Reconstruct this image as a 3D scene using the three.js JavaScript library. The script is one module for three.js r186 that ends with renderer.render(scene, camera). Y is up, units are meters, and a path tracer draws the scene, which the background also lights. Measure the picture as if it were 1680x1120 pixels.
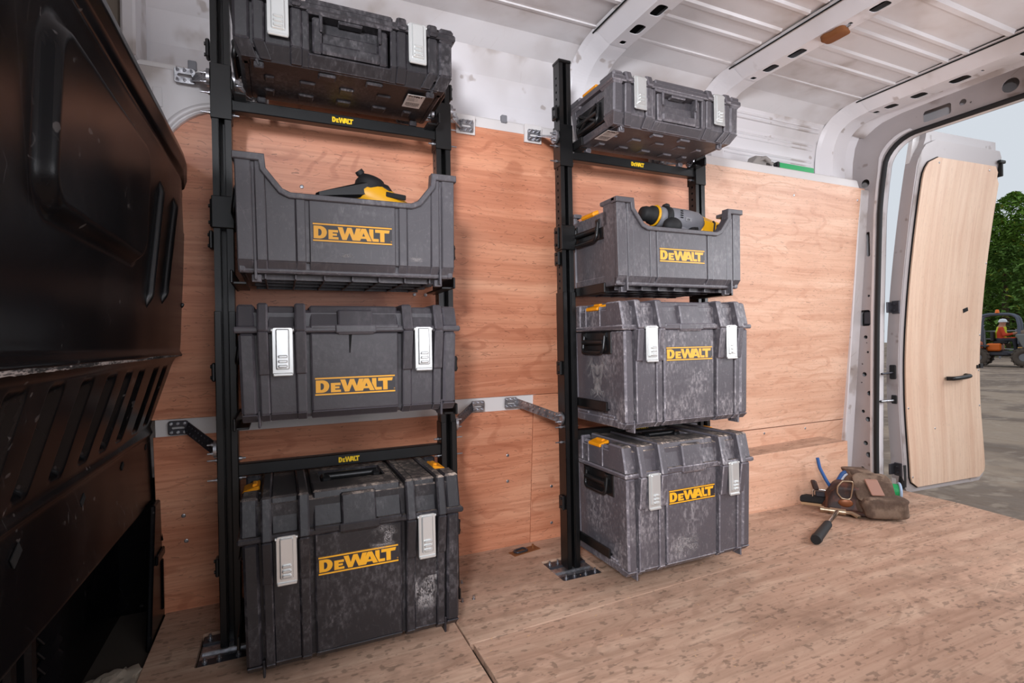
import * as THREE from 'three';
import { mergeGeometries } from 'three/addons/utils/BufferGeometryUtils.js';
import { MarchingCubes } from 'three/addons/objects/MarchingCubes.js';
import { RectAreaLightUniformsLib } from 'three/addons/lights/RectAreaLightUniformsLib.js';
RectAreaLightUniformsLib.init();

// ------------------------------------------------------------------ camera, sky, lights, exposure
const scene = new THREE.Scene();
const F_PX = 851.44, YAW = 0.4195, PITCH = -0.001, ROLL = -0.0187;
const camera = new THREE.PerspectiveCamera(2 * Math.atan(560 / F_PX) * 180 / Math.PI, 1.5, 0.02, 300);
{
  const f0 = new THREE.Vector3(Math.sin(YAW), 0, -Math.cos(YAW)), r0 = new THREE.Vector3(Math.cos(YAW), 0, Math.sin(YAW)), u0 = new THREE.Vector3(0, 1, 0);
  const f = f0.clone().multiplyScalar(Math.cos(PITCH)).addScaledVector(u0, Math.sin(PITCH));
  const u1 = u0.clone().multiplyScalar(Math.cos(PITCH)).addScaledVector(f0, -Math.sin(PITCH));
  const r = r0.clone().multiplyScalar(Math.cos(ROLL)).addScaledVector(u1, Math.sin(ROLL));
  const u = u1.clone().multiplyScalar(Math.cos(ROLL)).addScaledVector(r0, -Math.sin(ROLL));
  camera.position.set(0, 0.815, 1.8108);
  camera.quaternion.setFromRotationMatrix(new THREE.Matrix4().makeBasis(r, u, f.clone().negate()));
}
const renderer = new THREE.WebGLRenderer({ antialias: true });
renderer.toneMapping = THREE.LinearToneMapping;
renderer.toneMappingExposure = 1.0;
renderer.shadowMap.enabled = true;
scene.background = new THREE.Color().setRGB(0.66, 0.71, 0.77);      // overcast sky
scene.environment = null;

const used = {};
const numbered = (n) => { if (used[n] === undefined) { used[n] = 0; return n; } used[n]++; return n + '_' + String(used[n]).padStart(3, '0'); };
// photographer's softbox beside the camera, outside the open side door, and a second one behind the van
function softbox(name, label, [x, y, z], [tx, ty, tz], w, h, color, intensity) {
  const g = new THREE.Group(); g.name = numbered(name); g.userData = { label, category: 'studio light' };
  g.position.set(x, y, z); g.lookAt(tx, ty, tz); scene.add(g);
  const skin = new THREE.Mesh(new THREE.CylinderGeometry(Math.SQRT1_2 * 1.02, Math.SQRT1_2 * 0.3, 0.3, 4, 1, true).rotateY(Math.PI / 4).rotateX(Math.PI / 2).scale(w, h, 1).translate(0, 0, -0.17), new THREE.MeshStandardMaterial({ color: 0x111111, roughness: 0.9, side: THREE.DoubleSide }));
  skin.name = 'softbox_skin'; g.add(skin);
  const face = new THREE.Mesh(new THREE.PlaneGeometry(w, h), new THREE.MeshStandardMaterial({ color: 0xffffff, emissive: color, emissiveIntensity: 1.5 }));
  face.name = 'diffuser_face'; face.position.z = -0.02; g.add(face);
  const l = new THREE.RectAreaLight(color, intensity, w, h); l.position.set(0, 0, 0.01); l.rotation.y = Math.PI; l.name = 'softbox_light'; g.add(l);
  return g;
}
softbox('softbox', 'black softbox on the left of the open side door', [-0.72, 1.45, 2.75], [0.7, 0.85, 0.2], 0.4, 0.4, 0xf6f8ff, 165);
softbox('softbox', 'wide black softbox outside the open side door, behind the viewer', [0.5, 1.08, 2.3], [0.5, 1.05, 0.2], 1.1, 0.7, 0xf4f6ff, 3.8);
softbox('softbox', 'black softbox outside the open rear doors', [5.2, 2.6, 2.9], [1.8, 1.0, 0.1], 1.6, 1.6, 0xf6f9ff, 8);
softbox('softbox', 'black softbox inside the van against the far side wall', [2.45, 1.08, 1.64], [1.5, 0.9, 0.1], 0.9, 0.8, 0xf6f8ff, 7.5);

// ------------------------------------------------------------------ helpers
let seed0 = 7;
const rnd = () => { seed0 = (seed0 * 1664525 + 1013904223) >>> 0; return seed0 / 4294967296; };
const rr = (a, b) => a + (b - a) * rnd();
const lerp = (a, b, t) => a + (b - a) * t, clamp = (v, a = 0, b = 1) => Math.min(b, Math.max(a, v));
const smooth = (a, b, v) => { const t = clamp((v - a) / (b - a)); return t * t * (3 - 2 * t); };
const V = (x, y, z) => new THREE.Vector3(x, y, z);
const MATS = [];

function finish(geos, off = 0, swap = false) {          // list of geometries -> one flat shaded geometry with uv in metres
  const list = (Array.isArray(geos) ? geos : [geos]).map((g) => {
    let q = g.index ? g.toNonIndexed() : g;
    const keep = q.userData?.smooth;
    const n = new THREE.BufferGeometry();
    n.setAttribute('position', q.attributes.position.clone());
    if (keep || g.userData?.smooth) n.setAttribute('normal', q.attributes.normal.clone()); else n.computeVertexNormals();
    if (q.attributes.color) n.setAttribute('color', q.attributes.color.clone());
    else n.setAttribute('color', new THREE.BufferAttribute(new Float32Array(q.attributes.position.count * 3).fill(1), 3));
    return n;
  });
  const m = list.length > 1 ? mergeGeometries(list) : list[0];
  const p = m.attributes.position, uv = new Float32Array(p.count * 2), a = V(0, 0, 0), b = V(0, 0, 0), c = V(0, 0, 0), n = V(0, 0, 0);
  for (let i = 0; i < p.count; i += 3) {
    a.fromBufferAttribute(p, i); b.fromBufferAttribute(p, i + 1); c.fromBufferAttribute(p, i + 2);
    n.copy(b).sub(a).cross(c.clone().sub(a));
    const ax = Math.abs(n.x), ay = Math.abs(n.y), az = Math.abs(n.z);
    [a, b, c].forEach((v, k) => {
      let u, w;
      if (az >= ax && az >= ay) { u = v.x; w = v.y; } else if (ay >= ax) { u = v.x; w = v.z; } else { u = v.z; w = v.y; }
      if (swap) [u, w] = [w, u];
      uv[(i + k) * 2] = u + off; uv[(i + k) * 2 + 1] = w + off * 0.73;
    });
  }
  m.setAttribute('uv', new THREE.BufferAttribute(uv, 2));
  return m;
}
function warp(g, fn) { const p = g.attributes.position, v = V(0, 0, 0); for (let i = 0; i < p.count; i++) { v.fromBufferAttribute(p, i); fn(v); p.setXYZ(i, v.x, v.y, v.z); } return g; }
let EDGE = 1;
// box with chamfered edges, given by its limits
function cb(x0, x1, y0, y1, z0, z1, c = 0.003) {
  const w = (x1 - x0) / 2, h = (y1 - y0) / 2, d = (z1 - z0) / 2, cx = (x0 + x1) / 2, cy = (y0 + y1) / 2, cz = (z0 + z1) / 2;
  c = Math.min(c, w * 0.9, h * 0.9, d * 0.9);
  const pos = [], col = [];
  const P = (sx, sy, sz, ax) => [sx * (ax === 0 ? w : w - c), sy * (ax === 1 ? h : h - c), sz * (ax === 2 ? d : d - c)];
  const poly = (pts, e) => {
    const m = [0, 1, 2].map((k) => pts.reduce((s, p) => s + p[k], 0) / pts.length);
    const u = pts[1].map((v, k) => v - pts[0][k]), v = pts[2].map((q, k) => q - pts[0][k]);
    const n = [u[1] * v[2] - u[2] * v[1], u[2] * v[0] - u[0] * v[2], u[0] * v[1] - u[1] * v[0]];
    if (n[0] * m[0] + n[1] * m[1] + n[2] * m[2] < 0) pts.reverse();
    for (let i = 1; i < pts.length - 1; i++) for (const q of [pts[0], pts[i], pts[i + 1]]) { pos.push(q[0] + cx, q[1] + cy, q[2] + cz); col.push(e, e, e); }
  };
  for (const s of [-1, 1]) {
    poly([P(s, -1, -1, 0), P(s, 1, -1, 0), P(s, 1, 1, 0), P(s, -1, 1, 0)], 1);
    poly([P(-1, s, -1, 1), P(1, s, -1, 1), P(1, s, 1, 1), P(-1, s, 1, 1)], 1);
    poly([P(-1, -1, s, 2), P(1, -1, s, 2), P(1, 1, s, 2), P(-1, 1, s, 2)], 1);
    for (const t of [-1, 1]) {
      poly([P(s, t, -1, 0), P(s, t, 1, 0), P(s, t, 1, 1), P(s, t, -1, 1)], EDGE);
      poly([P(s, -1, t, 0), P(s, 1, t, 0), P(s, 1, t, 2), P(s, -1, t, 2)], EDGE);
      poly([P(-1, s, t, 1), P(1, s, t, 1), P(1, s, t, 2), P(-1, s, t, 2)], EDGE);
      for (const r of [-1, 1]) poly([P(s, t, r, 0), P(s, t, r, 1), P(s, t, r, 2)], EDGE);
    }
  }
  const g = new THREE.BufferGeometry();
  g.setAttribute('position', new THREE.Float32BufferAttribute(pos, 3));
  g.setAttribute('color', new THREE.Float32BufferAttribute(col, 3));
  return g;
}
const sm = (g) => { g.userData.smooth = true; return g; };
function tube(pts, r, seg = 24, rad = 8, closed = false) { return sm(new THREE.TubeGeometry(new THREE.CatmullRomCurve3(pts.map((p) => V(...p)), closed, 'catmullrom', 0.2), seg, r, rad, closed)); }
function rod(a, b, r0, r1 = r0, n = 14) {
  const A = V(...a), B = V(...b), d = B.clone().sub(A), g = new THREE.CylinderGeometry(r1, r0, d.length(), n);
  g.applyQuaternion(new THREE.Quaternion().setFromUnitVectors(V(0, 1, 0), d.clone().normalize())); g.translate((A.x + B.x) / 2, (A.y + B.y) / 2, (A.z + B.z) / 2);
  return sm(g);
}
function lathe(profile, n = 24) { return sm(new THREE.LatheGeometry(profile.map(([r, y]) => new THREE.Vector2(r, y)), n)); }
function poly(pts, holes = []) { const s = new THREE.Shape(pts.map(([x, y]) => new THREE.Vector2(x, y))); for (const h of holes) s.holes.push(new THREE.Path(h.map(([x, y]) => new THREE.Vector2(x, y)))); return s; }
function rrect(x0, x1, y0, y1, r, n = 6) { const out = []; for (const [cx, cy, a] of [[x1 - r, y1 - r, 0], [x0 + r, y1 - r, 1], [x0 + r, y0 + r, 2], [x1 - r, y0 + r, 3]]) for (let i = 0; i <= n; i++) { const t = (a + i / n) * Math.PI / 2; out.push([cx + r * Math.cos(t), cy + r * Math.sin(t)]); } return out; }
const circle = (cx, cy, r, n = 14) => Array.from({ length: n }, (_, i) => [cx + r * Math.cos(i / n * 2 * Math.PI), cy + r * Math.sin(i / n * 2 * Math.PI)]);
function extrude(shape, depth, bevel = 0) { return new THREE.ExtrudeGeometry(shape, { depth, bevelEnabled: bevel > 0, bevelSize: bevel, bevelThickness: bevel, bevelOffset: -bevel, bevelSegments: 1, curveSegments: 8 }); }
const zy = (g, X) => g.rotateY(-Math.PI / 2).translate(X, 0, 0);        // shape drawn in (z, y), its depth running towards -x from X
const xz = (g, Y) => g.rotateX(Math.PI / 2).translate(0, Y, 0);         // shape drawn in (x, z), its depth running down from Y
const place = (g, [x, y, z], rx = 0, ry = 0, rz = 0) => { g.applyMatrix4(new THREE.Matrix4().compose(V(x, y, z), new THREE.Quaternion().setFromEuler(new THREE.Euler(rx, ry, rz)), V(1, 1, 1))); return g; };
function part(name, geos, mat, parent, off = 0, swap = false) {
  const m = new THREE.Mesh(finish(geos, off, swap), mat);
  m.name = parent === scene ? numbered(name) : name; m.castShadow = m.receiveShadow = true;
  if (parent !== scene) { let k = 0, n = name; const has = (q) => parent.children.some((c) => c.name === q); while (has(n)) n = name + '_' + String(++k).padStart(3, '0'); m.name = n; }
  parent.add(m); return m;
}
function thing(name, label, category, [x, y, z] = [0, 0, 0], ry = 0, group) {
  const g = new THREE.Group(); g.name = numbered(name); g.position.set(x, y, z); g.rotation.y = ry; g.userData = { label, category };
  if (group) g.userData.group = group;
  scene.add(g); return g;
}
function struct(name, geos, mat, off = 0, swap = false) { const m = part(name, geos, mat, scene, off, swap); m.userData = { kind: 'structure' }; return m; }
// surface from rows of points
function gridGeo(rows, cols, f, flip = false) {
  const pos = [], idx = [];
  for (let i = 0; i <= rows; i++) for (let j = 0; j <= cols; j++) { const p = f(i / rows, j / cols); pos.push(p[0], p[1], p[2]); }
  const id = (i, j) => i * (cols + 1) + j;
  for (let i = 0; i < rows; i++) for (let j = 0; j < cols; j++) { const a = id(i, j), b = id(i + 1, j), c = id(i + 1, j + 1), d = id(i, j + 1); flip ? idx.push(a, c, b, a, d, c) : idx.push(a, b, c, a, c, d); }
  const g = new THREE.BufferGeometry(); g.setAttribute('position', new THREE.Float32BufferAttribute(pos, 3)); g.setIndex(idx); g.computeVertexNormals(); return sm(g);
}

// ------------------------------------------------------------------ textures
const hash = (x, y, s) => { let h = (x * 374761393 + y * 668265263 + s * 1442695041) | 0; h = Math.imul(h ^ (h >>> 13), 1274126177); h ^= h >>> 16; return (h >>> 0) / 4294967296; };
function vnoise(x, y, px, py, s) {
  const xi = Math.floor(x), yi = Math.floor(y), fx = x - xi, fy = y - yi, u = fx * fx * (3 - 2 * fx), v = fy * fy * (3 - 2 * fy);
  const X0 = ((xi % px) + px) % px, X1 = (X0 + 1) % px, Y0 = ((yi % py) + py) % py, Y1 = (Y0 + 1) % py;
  const a = hash(X0, Y0, s), b = hash(X1, Y0, s), c = hash(X0, Y1, s), d = hash(X1, Y1, s);
  return a + (b - a) * u + (c - a) * v + (a - b - c + d) * u * v;
}
function fbm(u, v, px, py, oct, s) { let t = 0, a = 0.5, n = 0; for (let o = 0; o < oct; o++) { t += a * vnoise(u * px, v * py, px, py, s + o * 17); n += a; a *= 0.5; px *= 2; py *= 2; } return t / n; }
function tex(w, h, fn, wm, hm, srgb = true) {
  const d = new Uint8Array(w * h * 4);
  for (let y = 0, i = 0; y < h; y++) for (let x = 0; x < w; x++, i += 4) { const c = fn(x / w, y / h); d[i] = clamp(c[0], 0, 255); d[i + 1] = clamp(c[1], 0, 255); d[i + 2] = clamp(c[2], 0, 255); d[i + 3] = 255; }
  const t = new THREE.DataTexture(d, w, h); t.wrapS = t.wrapT = THREE.RepeatWrapping; t.magFilter = THREE.LinearFilter; t.minFilter = THREE.LinearMipmapLinearFilter; t.generateMipmaps = true;
  if (srgb) t.colorSpace = THREE.SRGBColorSpace; t.repeat.set(1 / wm, 1 / hm); t.needsUpdate = true; return t;
}
const mix3 = (a, b, t) => [lerp(a[0], b[0], t), lerp(a[1], b[1], t), lerp(a[2], b[2], t)];
function strokes(n, w, h, seed, draw) { const c = document.createElement('canvas'); c.width = w; c.height = h; const g = c.getContext('2d'); g.fillStyle = '#000'; g.fillRect(0, 0, w, h); const keep = seed0; seed0 = seed; for (let i = 0; i < n; i++) draw(g, w, h, i); seed0 = keep; const d = g.getImageData(0, 0, w, h).data; return (u, v) => d[((Math.floor(((v % 1) + 1) % 1 * h) % h) * w + Math.floor(((u % 1) + 1) % 1 * w) % w) * 4] / 255; }
// scratches, short hair lines
const scratch = (n, seed, len, slope, width = 1.2) => strokes(n, 1024, 1024, seed, (g, w, h) => {
  const x = rnd() * w, y = rnd() * h, a = slope + rr(-1, 1) * 0.7, l = len * (0.3 + rnd() * rnd() * 2); g.strokeStyle = 'rgba(255,255,255,' + rr(0.15, 0.8).toFixed(2) + ')'; g.lineWidth = width * rr(0.5, 1.4);
  for (const [ox, oy] of [[0, 0], [w, 0], [-w, 0], [0, h], [0, -h]]) { g.beginPath(); g.moveTo(x + ox, y + oy); g.quadraticCurveTo(x + ox + Math.cos(a) * l * 0.5 + rr(-6, 6), y + oy + Math.sin(a) * l * 0.5, x + ox + Math.cos(a) * l, y + oy + Math.sin(a) * l); g.stroke(); }
});
const flecks = strokes(7000, 2048, 1024, 11, (g, w, h) => {   // open pores of rotary cut ply, along the grain
  const x = rnd() * w, y = rnd() * h, l = rr(3, 9) + 26 * Math.pow(rnd(), 5), a = rr(-0.45, 0.45); g.strokeStyle = 'rgba(255,255,255,' + (0.08 + 0.7 * rnd() * rnd()).toFixed(2) + ')'; g.lineWidth = rr(0.6, 1.5);
  g.beginPath(); g.moveTo(x, y); g.quadraticCurveTo(x + l / 2, y + rr(-4, 4), x + l * Math.cos(a), y + l * Math.sin(a)); g.stroke();
});
const s1 = scratch(240, 21, 70, 0.2), s2 = scratch(500, 22, 40, 1.2), s3 = scratch(70, 23, 160, 1.4, 2);
const plyTex = (base, dark, light, fleckAmt, dirt, sd, swirl = 0.35) => tex(2048, 1024, (u, v) => {
  const w = fbm(u, v, 3, 4, 3, sd) * 0.06;
  const grain = fbm(u, v + w, 6, 160, 3, sd + 3), band = fbm(u, v + w * 2, 3, 22, 4, sd + 5), blotch = fbm(u, v, 6, 4, 4, sd + 9);
  let c = mix3(base, light, clamp((band - 0.4) * 1.6)); c = mix3(c, dark, clamp((0.5 - grain) * 1.5) * 0.55 + clamp((0.45 - blotch) * 2) * 0.4);
  const sw = fbm(u, v, 4, 5, 4, sd + 40) * 9, ln = smooth(0.86, 1, Math.abs(Math.sin(sw * 3.14))) * smooth(0.4, 0.6, fbm(u, v, 5, 12, 3, sd + 44)); c = mix3(c, dark, ln * swirl); const fib = fbm(u, v + w * 0.5, 22, 300, 3, sd + 47), red = smooth(0.5, 0.72, fbm(u, v, 3, 30, 4, sd + 50)); c = mix3(c, dark, smooth(0.52, 0.8, fib) * 0.22); c = mix3(c, light, smooth(0.5, 0.25, fib) * 0.15); c = mix3(c, dark, red * 0.27);
  const f = flecks(u, v) * fleckAmt; c = mix3(c, dark.map((q) => q * 0.42), f);
  if (dirt) { const gr = fbm(u, v, 90, 50, 4, sd + 25), d = clamp((fbm(u, v, 7, 7, 6, sd + 21) - 0.48) * 3) * smooth(0.25, 0.75, gr) * dirt * 0.3 + smooth(0.66, 0.74, fbm(u, v, 110, 110, 3, sd + 23)) * dirt * 0.5; c = mix3(c, [92, 74, 60], clamp(d, 0, 0.7)); const s = s1(u * 2, v) * 0.4 * dirt + smooth(0.5, 0.8, fbm(u, v, 16, 24, 5, sd + 29)) * dirt * 0.3; c = mix3(c, [232, 205, 180], s); }
  return c;
}, 2.4, 1.2);
const T = {
  plyWarm: plyTex([210, 141, 107], [160, 92, 64], [230, 174, 141], 0.95, 0, 31),
  plyPaleLit: plyTex([220, 174, 146], [188, 134, 106], [236, 198, 172], 0.8, 0.1, 41),  // paler copy of the wall ply; brighter light at the right is in its colour
  plyFloor: plyTex([188, 152, 129], [144, 111, 90], [208, 178, 154], 0.7, 0.75, 51),
  plyDoor: plyTex([224, 192, 166], [200, 156, 130], [236, 208, 184], 0.35, 0.05, 61, 0),
};
const plastic = (dust, scr, sd, base = [60, 57, 61]) => tex(1024, 1024, (u, v) => {
  const a = fbm(u, v, 5, 5, 5, sd), b = fbm(u, v, 24, 24, 4, sd + 4), fine = hash(Math.floor(u * 1024), Math.floor(v * 1024), sd);
  const c2 = fbm(u, v, 130, 60, 3, sd + 8), c3 = fbm(u, v, 60, 60, 4, sd + 11);
  let d = smooth(0.36, 0.7, a) * smooth(0.34, 0.7, c3 * 0.5 + c2 * 0.5) * dust * 0.75 + smooth(0.7, 0.8, c2) * dust * 0.3;
  d += smooth(0.965, 1, fine) * dust * smooth(0.4, 0.6, a);
  d += (s1(u, v) * 0.35 + s2(u, v) * 0.22 * smooth(0.4, 0.6, b)) * scr + s3(u, v) * 0.2 * scr;
  return mix3(base, [178, 172, 172], clamp(d, 0, 0.85));
}, 0.62, 0.62);
T.plastA = plastic(0.16, 0.32, 71, [66, 63, 67]); T.plastB = plastic(0.34, 0.6, 81, [80, 77, 81]); T.plastD = plastic(0.32, 0.6, 85, [31, 29, 32]); T.plastC = plastic(0.7, 0.8, 91, [82, 78, 83]);  // sheen of the case fronts is put into these base tones; darkest copy lacks it
T.plastTop = tex(1024, 1024, (u, v) => { const a = fbm(u, v, 4, 4, 5, 101), f = hash(Math.floor(u * 1024), Math.floor(v * 1024), 5), b = fbm(u, v, 60, 60, 3, 103); const d = smooth(0.35, 0.75, a) * (0.25 + 0.75 * smooth(0.4, 0.65, b)) * 0.75 + smooth(0.9, 1, f) * smooth(0.34, 0.55, a); return mix3([46, 42, 42], [196, 176, 158], clamp(d, 0, 0.95)); }, 0.62, 0.62);
T.van = tex(1024, 1024, (u, v) => {
  const a = fbm(u, v, 4, 4, 5, 111), b = fbm(u, v, 30, 30, 3, 113); let c = mix3([222, 219, 221], [196, 190, 188], smooth(0.42, 0.75, a));
  c = mix3(c, [120, 102, 90], smooth(0.66, 0.8, fbm(u, v, 9, 9, 5, 117)) * 0.35 + s2(u, v) * smooth(0.55, 0.7, a) * 0.5 + smooth(0.78, 0.86, b) * 0.35); return c;
}, 1.6, 1.6);
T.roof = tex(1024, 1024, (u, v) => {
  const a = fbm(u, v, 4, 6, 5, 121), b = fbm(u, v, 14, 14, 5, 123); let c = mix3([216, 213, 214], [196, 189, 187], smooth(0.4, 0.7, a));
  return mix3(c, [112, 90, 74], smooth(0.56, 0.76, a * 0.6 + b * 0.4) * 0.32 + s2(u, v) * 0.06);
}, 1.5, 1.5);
T.bulk = tex(1024, 1024, (u, v) => {
  const a = fbm(u, v, 5, 5, 5, 131), b = fbm(u, v, 50, 50, 3, 133); let c = mix3([11, 11, 13], [28, 26, 26], smooth(0.45, 0.75, a) * 0.7);
  return mix3(c, [150, 142, 138], clamp(s2(u, v) * 0.4 * smooth(0.45, 0.65, a) + s3(u, v) * 0.16 + smooth(0.76, 0.8, b) * 0.35 * smooth(0.5, 0.6, a)));
}, 0.9, 0.9);
T.worn = tex(512, 256, (u, v) => { const a = fbm(u, v, 8, 16, 5, 211), b = fbm(u, v, 80, 40, 3, 213); return mix3([16, 16, 17], [150, 142, 138], smooth(0.38, 0.66, a * 0.55 + b * 0.45)); }, 0.5, 0.06);
T.mud = tex(1024, 1024, (u, v) => { const a = fbm(u, v, 7, 7, 6, 141), b = fbm(u, v, 40, 60, 4, 143); return mix3(mix3([166, 145, 126], [128, 110, 96], smooth(0.4, 0.65, a)), [182, 164, 146], smooth(0.55, 0.75, b) * 0.5); }, 6, 6);
T.mudBump = tex(512, 512, (u, v) => { const a = fbm(u, v, 8, 8, 6, 141) * 255; return [a, a, a]; }, 3, 3, false);
T.canvas = tex(512, 512, (u, v) => { const a = fbm(u, v, 5, 5, 5, 151), w = (Math.sin(u * 512 * 0.8) * Math.sin(v * 512 * 0.8)) * 6; const c = mix3([124, 104, 88], [86, 68, 56], smooth(0.4, 0.7, a)); return c.map((q) => q + w + 12 * (fbm(u, v, 60, 60, 2, 153) - 0.5)); }, 0.25, 0.25);
T.leather = tex(256, 256, (u, v) => mix3([48, 30, 26], [120, 70, 50], smooth(0.5, 0.75, fbm(u, v, 6, 6, 4, 161)) * 0.6), 0.2, 0.2);
T.zinc = tex(512, 512, (u, v) => { const a = fbm(u, v, 20, 20, 4, 171); const q = 165 + 60 * (a - 0.5) * 2; return [q, q, q + 4]; }, 0.2, 0.2);
T.rub = tex(512, 512, (u, v) => { const a = fbm(u, v, 16, 16, 4, 181) * 255; return [a, a, a]; }, 0.2, 0.2, false);
T.leaf = tex(256, 256, (u, v) => mix3([106, 140, 62], [168, 188, 92], fbm(u, v, 8, 8, 4, 191)), 1, 1);

const std = (o) => { const m = new THREE.MeshStandardMaterial({ roughness: 0.5, ...o }); MATS.push(m); return m; };
const M = {
  plyWarm: std({ map: T.plyWarm, roughness: 0.45 }), plyPaleLit: std({ map: T.plyPaleLit, roughness: 0.42 }), plyFloor: std({ map: T.plyFloor, roughness: 0.72 }), plyDoor: std({ map: T.plyDoor, roughness: 0.5 }),
  plyEdge: std({ color: 0xc79b78, roughness: 0.8 }),
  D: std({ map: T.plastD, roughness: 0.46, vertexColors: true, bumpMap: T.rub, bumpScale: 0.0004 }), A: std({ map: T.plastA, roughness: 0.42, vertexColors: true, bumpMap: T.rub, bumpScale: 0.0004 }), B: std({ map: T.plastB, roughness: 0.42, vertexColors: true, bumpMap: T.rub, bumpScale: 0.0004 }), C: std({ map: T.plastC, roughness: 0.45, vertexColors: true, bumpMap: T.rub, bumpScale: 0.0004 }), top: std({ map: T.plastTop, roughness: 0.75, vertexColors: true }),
  black: std({ color: 0x141415, roughness: 0.38 }), rackBlack: std({ color: 0x0b0b0c, roughness: 0.36 }), rubber: std({ color: 0x1a1a1b, roughness: 0.7 }), dark: std({ color: 0x060606, roughness: 0.9 }), grey: std({ color: 0x7d7d82, roughness: 0.5 }),
  latch: std({ color: 0xd2d4d2, metalness: 0.55, roughness: 0.3 }), zinc: std({ map: T.zinc, metalness: 0.85, roughness: 0.33 }), darkSteel: std({ color: 0x4a4a50, metalness: 0.6, roughness: 0.4 }), chrome: std({ color: 0xe2e0dc, metalness: 1, roughness: 0.16 }), brass: std({ color: 0xb7a48c, metalness: 0.9, roughness: 0.35 }),
  orange: std({ color: 0xf09a10, roughness: 0.45 }), yellow: std({ color: 0xf2b01a, roughness: 0.42 }),
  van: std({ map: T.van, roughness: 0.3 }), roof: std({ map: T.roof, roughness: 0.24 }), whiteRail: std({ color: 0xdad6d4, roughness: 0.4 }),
  ribBlack: std({ color: 0x0c0c0e, roughness: 0.38 }),
  vanGrey: std({ map: T.van, color: 0xc9c3c1, roughness: 0.32 }), worn: std({ map: T.worn, roughness: 0.8 }),
  bulk: new THREE.MeshPhysicalMaterial({ map: T.bulk, roughness: 0.27, specularIntensity: 0.28 }), cloth: std({ color: 0x7a6f64, roughness: 0.95 }),
  mud: std({ map: T.mud, roughness: 0.95, bumpMap: T.mudBump, bumpScale: 0.12 }), canvas: std({ map: T.canvas, roughness: 0.95 }), leather: std({ map: T.leather, roughness: 0.55 }),
  blue: std({ color: 0x2f5f9e, roughness: 0.45 }), paleBlue: std({ color: 0xa9c4e0, roughness: 0.4 }), green: std({ color: 0x16a05a, roughness: 0.4 }), rust: std({ color: 0x7c4a24, roughness: 0.85 }), tan: std({ color: 0xc9a27a, roughness: 0.8 }), pan: std({ color: 0x3a322b, roughness: 0.8 }),
};

// ------------------------------------------------------------------ printed matter
function letters(g) {             // the wordmark on a 100 x 20 field, y down
  const P = (pts) => { g.beginPath(); pts.forEach(([x, y], i) => (i ? g.lineTo(x, y) : g.moveTo(x, y))); g.closePath(); g.fill(); };
  g.beginPath(); g.moveTo(0.4, 0); g.lineTo(8, 0); g.bezierCurveTo(16.5, 0.4, 17.6, 9, 16.6, 12); g.bezierCurveTo(15.4, 18, 11.6, 20, 7.4, 20); g.lineTo(0.4, 20); g.closePath();
  g.moveTo(6.2, 4.8); g.lineTo(6.2, 15.4); g.lineTo(7.6, 15.4); g.bezierCurveTo(11.2, 15, 11.4, 5.2, 7.6, 4.8); g.closePath(); g.fill('evenodd');
  P([[18.8, 5], [31, 5], [31, 9], [24.2, 9], [24.2, 10.8], [29.6, 10.8], [29.6, 14.2], [24.2, 14.2], [24.2, 16.2], [31.4, 16.2], [31.4, 20], [18.8, 20]]);
  P([[30.6, 0], [37, 0], [39.6, 11.4], [42.8, 0], [48.4, 0], [51.6, 11.4], [54.4, 0], [60.6, 0], [55, 20], [49.4, 20], [45.6, 8.4], [41.8, 20], [36.2, 20]]);
  g.beginPath(); g.moveTo(53.4, 20); g.lineTo(61.4, 0); g.lineTo(67.2, 0); g.lineTo(74.8, 20); g.lineTo(68.6, 20); g.lineTo(67.2, 16.4); g.lineTo(60.6, 16.4); g.lineTo(59.2, 20); g.closePath(); g.moveTo(62.2, 12.6); g.lineTo(65.8, 12.6); g.lineTo(64, 7.2); g.closePath(); g.fill('evenodd');
  P([[71.4, 0], [77.2, 0], [77.2, 15.2], [84.2, 15.2], [84.2, 20], [75.8, 20], [71.4, 8]]);
  P([[79.4, 0], [99.4, 0], [98.2, 5.2], [92, 5.2], [92, 20], [86, 20], [86, 5.2], [79.4, 5.2]]);
}
function canvasTex(w, h, draw) { const c = document.createElement('canvas'); c.width = w; c.height = h; const g = c.getContext('2d'); draw(g, w, h); const t = new THREE.CanvasTexture(c); t.colorSpace = THREE.SRGBColorSpace; t.magFilter = THREE.LinearFilter; t.anisotropy = 8; return t; }
T.logo = canvasTex(1024, 248, (g, w, h) => {
  g.fillStyle = '#2b282b'; g.fillRect(0, 0, w, h); g.fillStyle = '#f2ae22'; g.fillRect(0, 8, w, 20); g.fillRect(0, h - 28, w, 20);
  g.save(); g.translate(4, 42); g.scale((w - 26) / 100, (h - 84) / 20); letters(g); g.restore(); g.beginPath(); g.arc(w - 10, h - 54, 7, 0, 7); g.lineWidth = 3; g.strokeStyle = '#f2ae22'; g.stroke();
});
T.logoSmall = canvasTex(512, 150, (g, w, h) => { g.fillStyle = '#0d0d0d'; g.fillRect(0, 0, w, h); g.fillStyle = '#f4c81c'; g.save(); g.translate(14, 14); g.scale((w - 28) / 100, (h - 28) / 20); letters(g); g.restore(); });
T.label = canvasTex(320, 512, (g, w, h) => {
  g.fillStyle = '#e6e3e0'; g.fillRect(0, 0, w, h); g.fillStyle = '#111'; g.save(); g.translate(30, 24); g.scale((w - 60) / 100, 3.4); letters(g); g.restore();
  g.fillStyle = '#333'; for (let i = 0; i < 9; i++) g.fillRect(30, 120 + i * 15, 120 + ((i * 67) % 130), 5);
  let x = 36; for (let i = 0; i < 40 && x < w - 40; i++) { const q = 2 + ((i * 7) % 5); g.fillRect(x, 300, q, 130); x += q + 2 + ((i * 5) % 4); } g.fillRect(60, 446, 190, 14);
});
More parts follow.
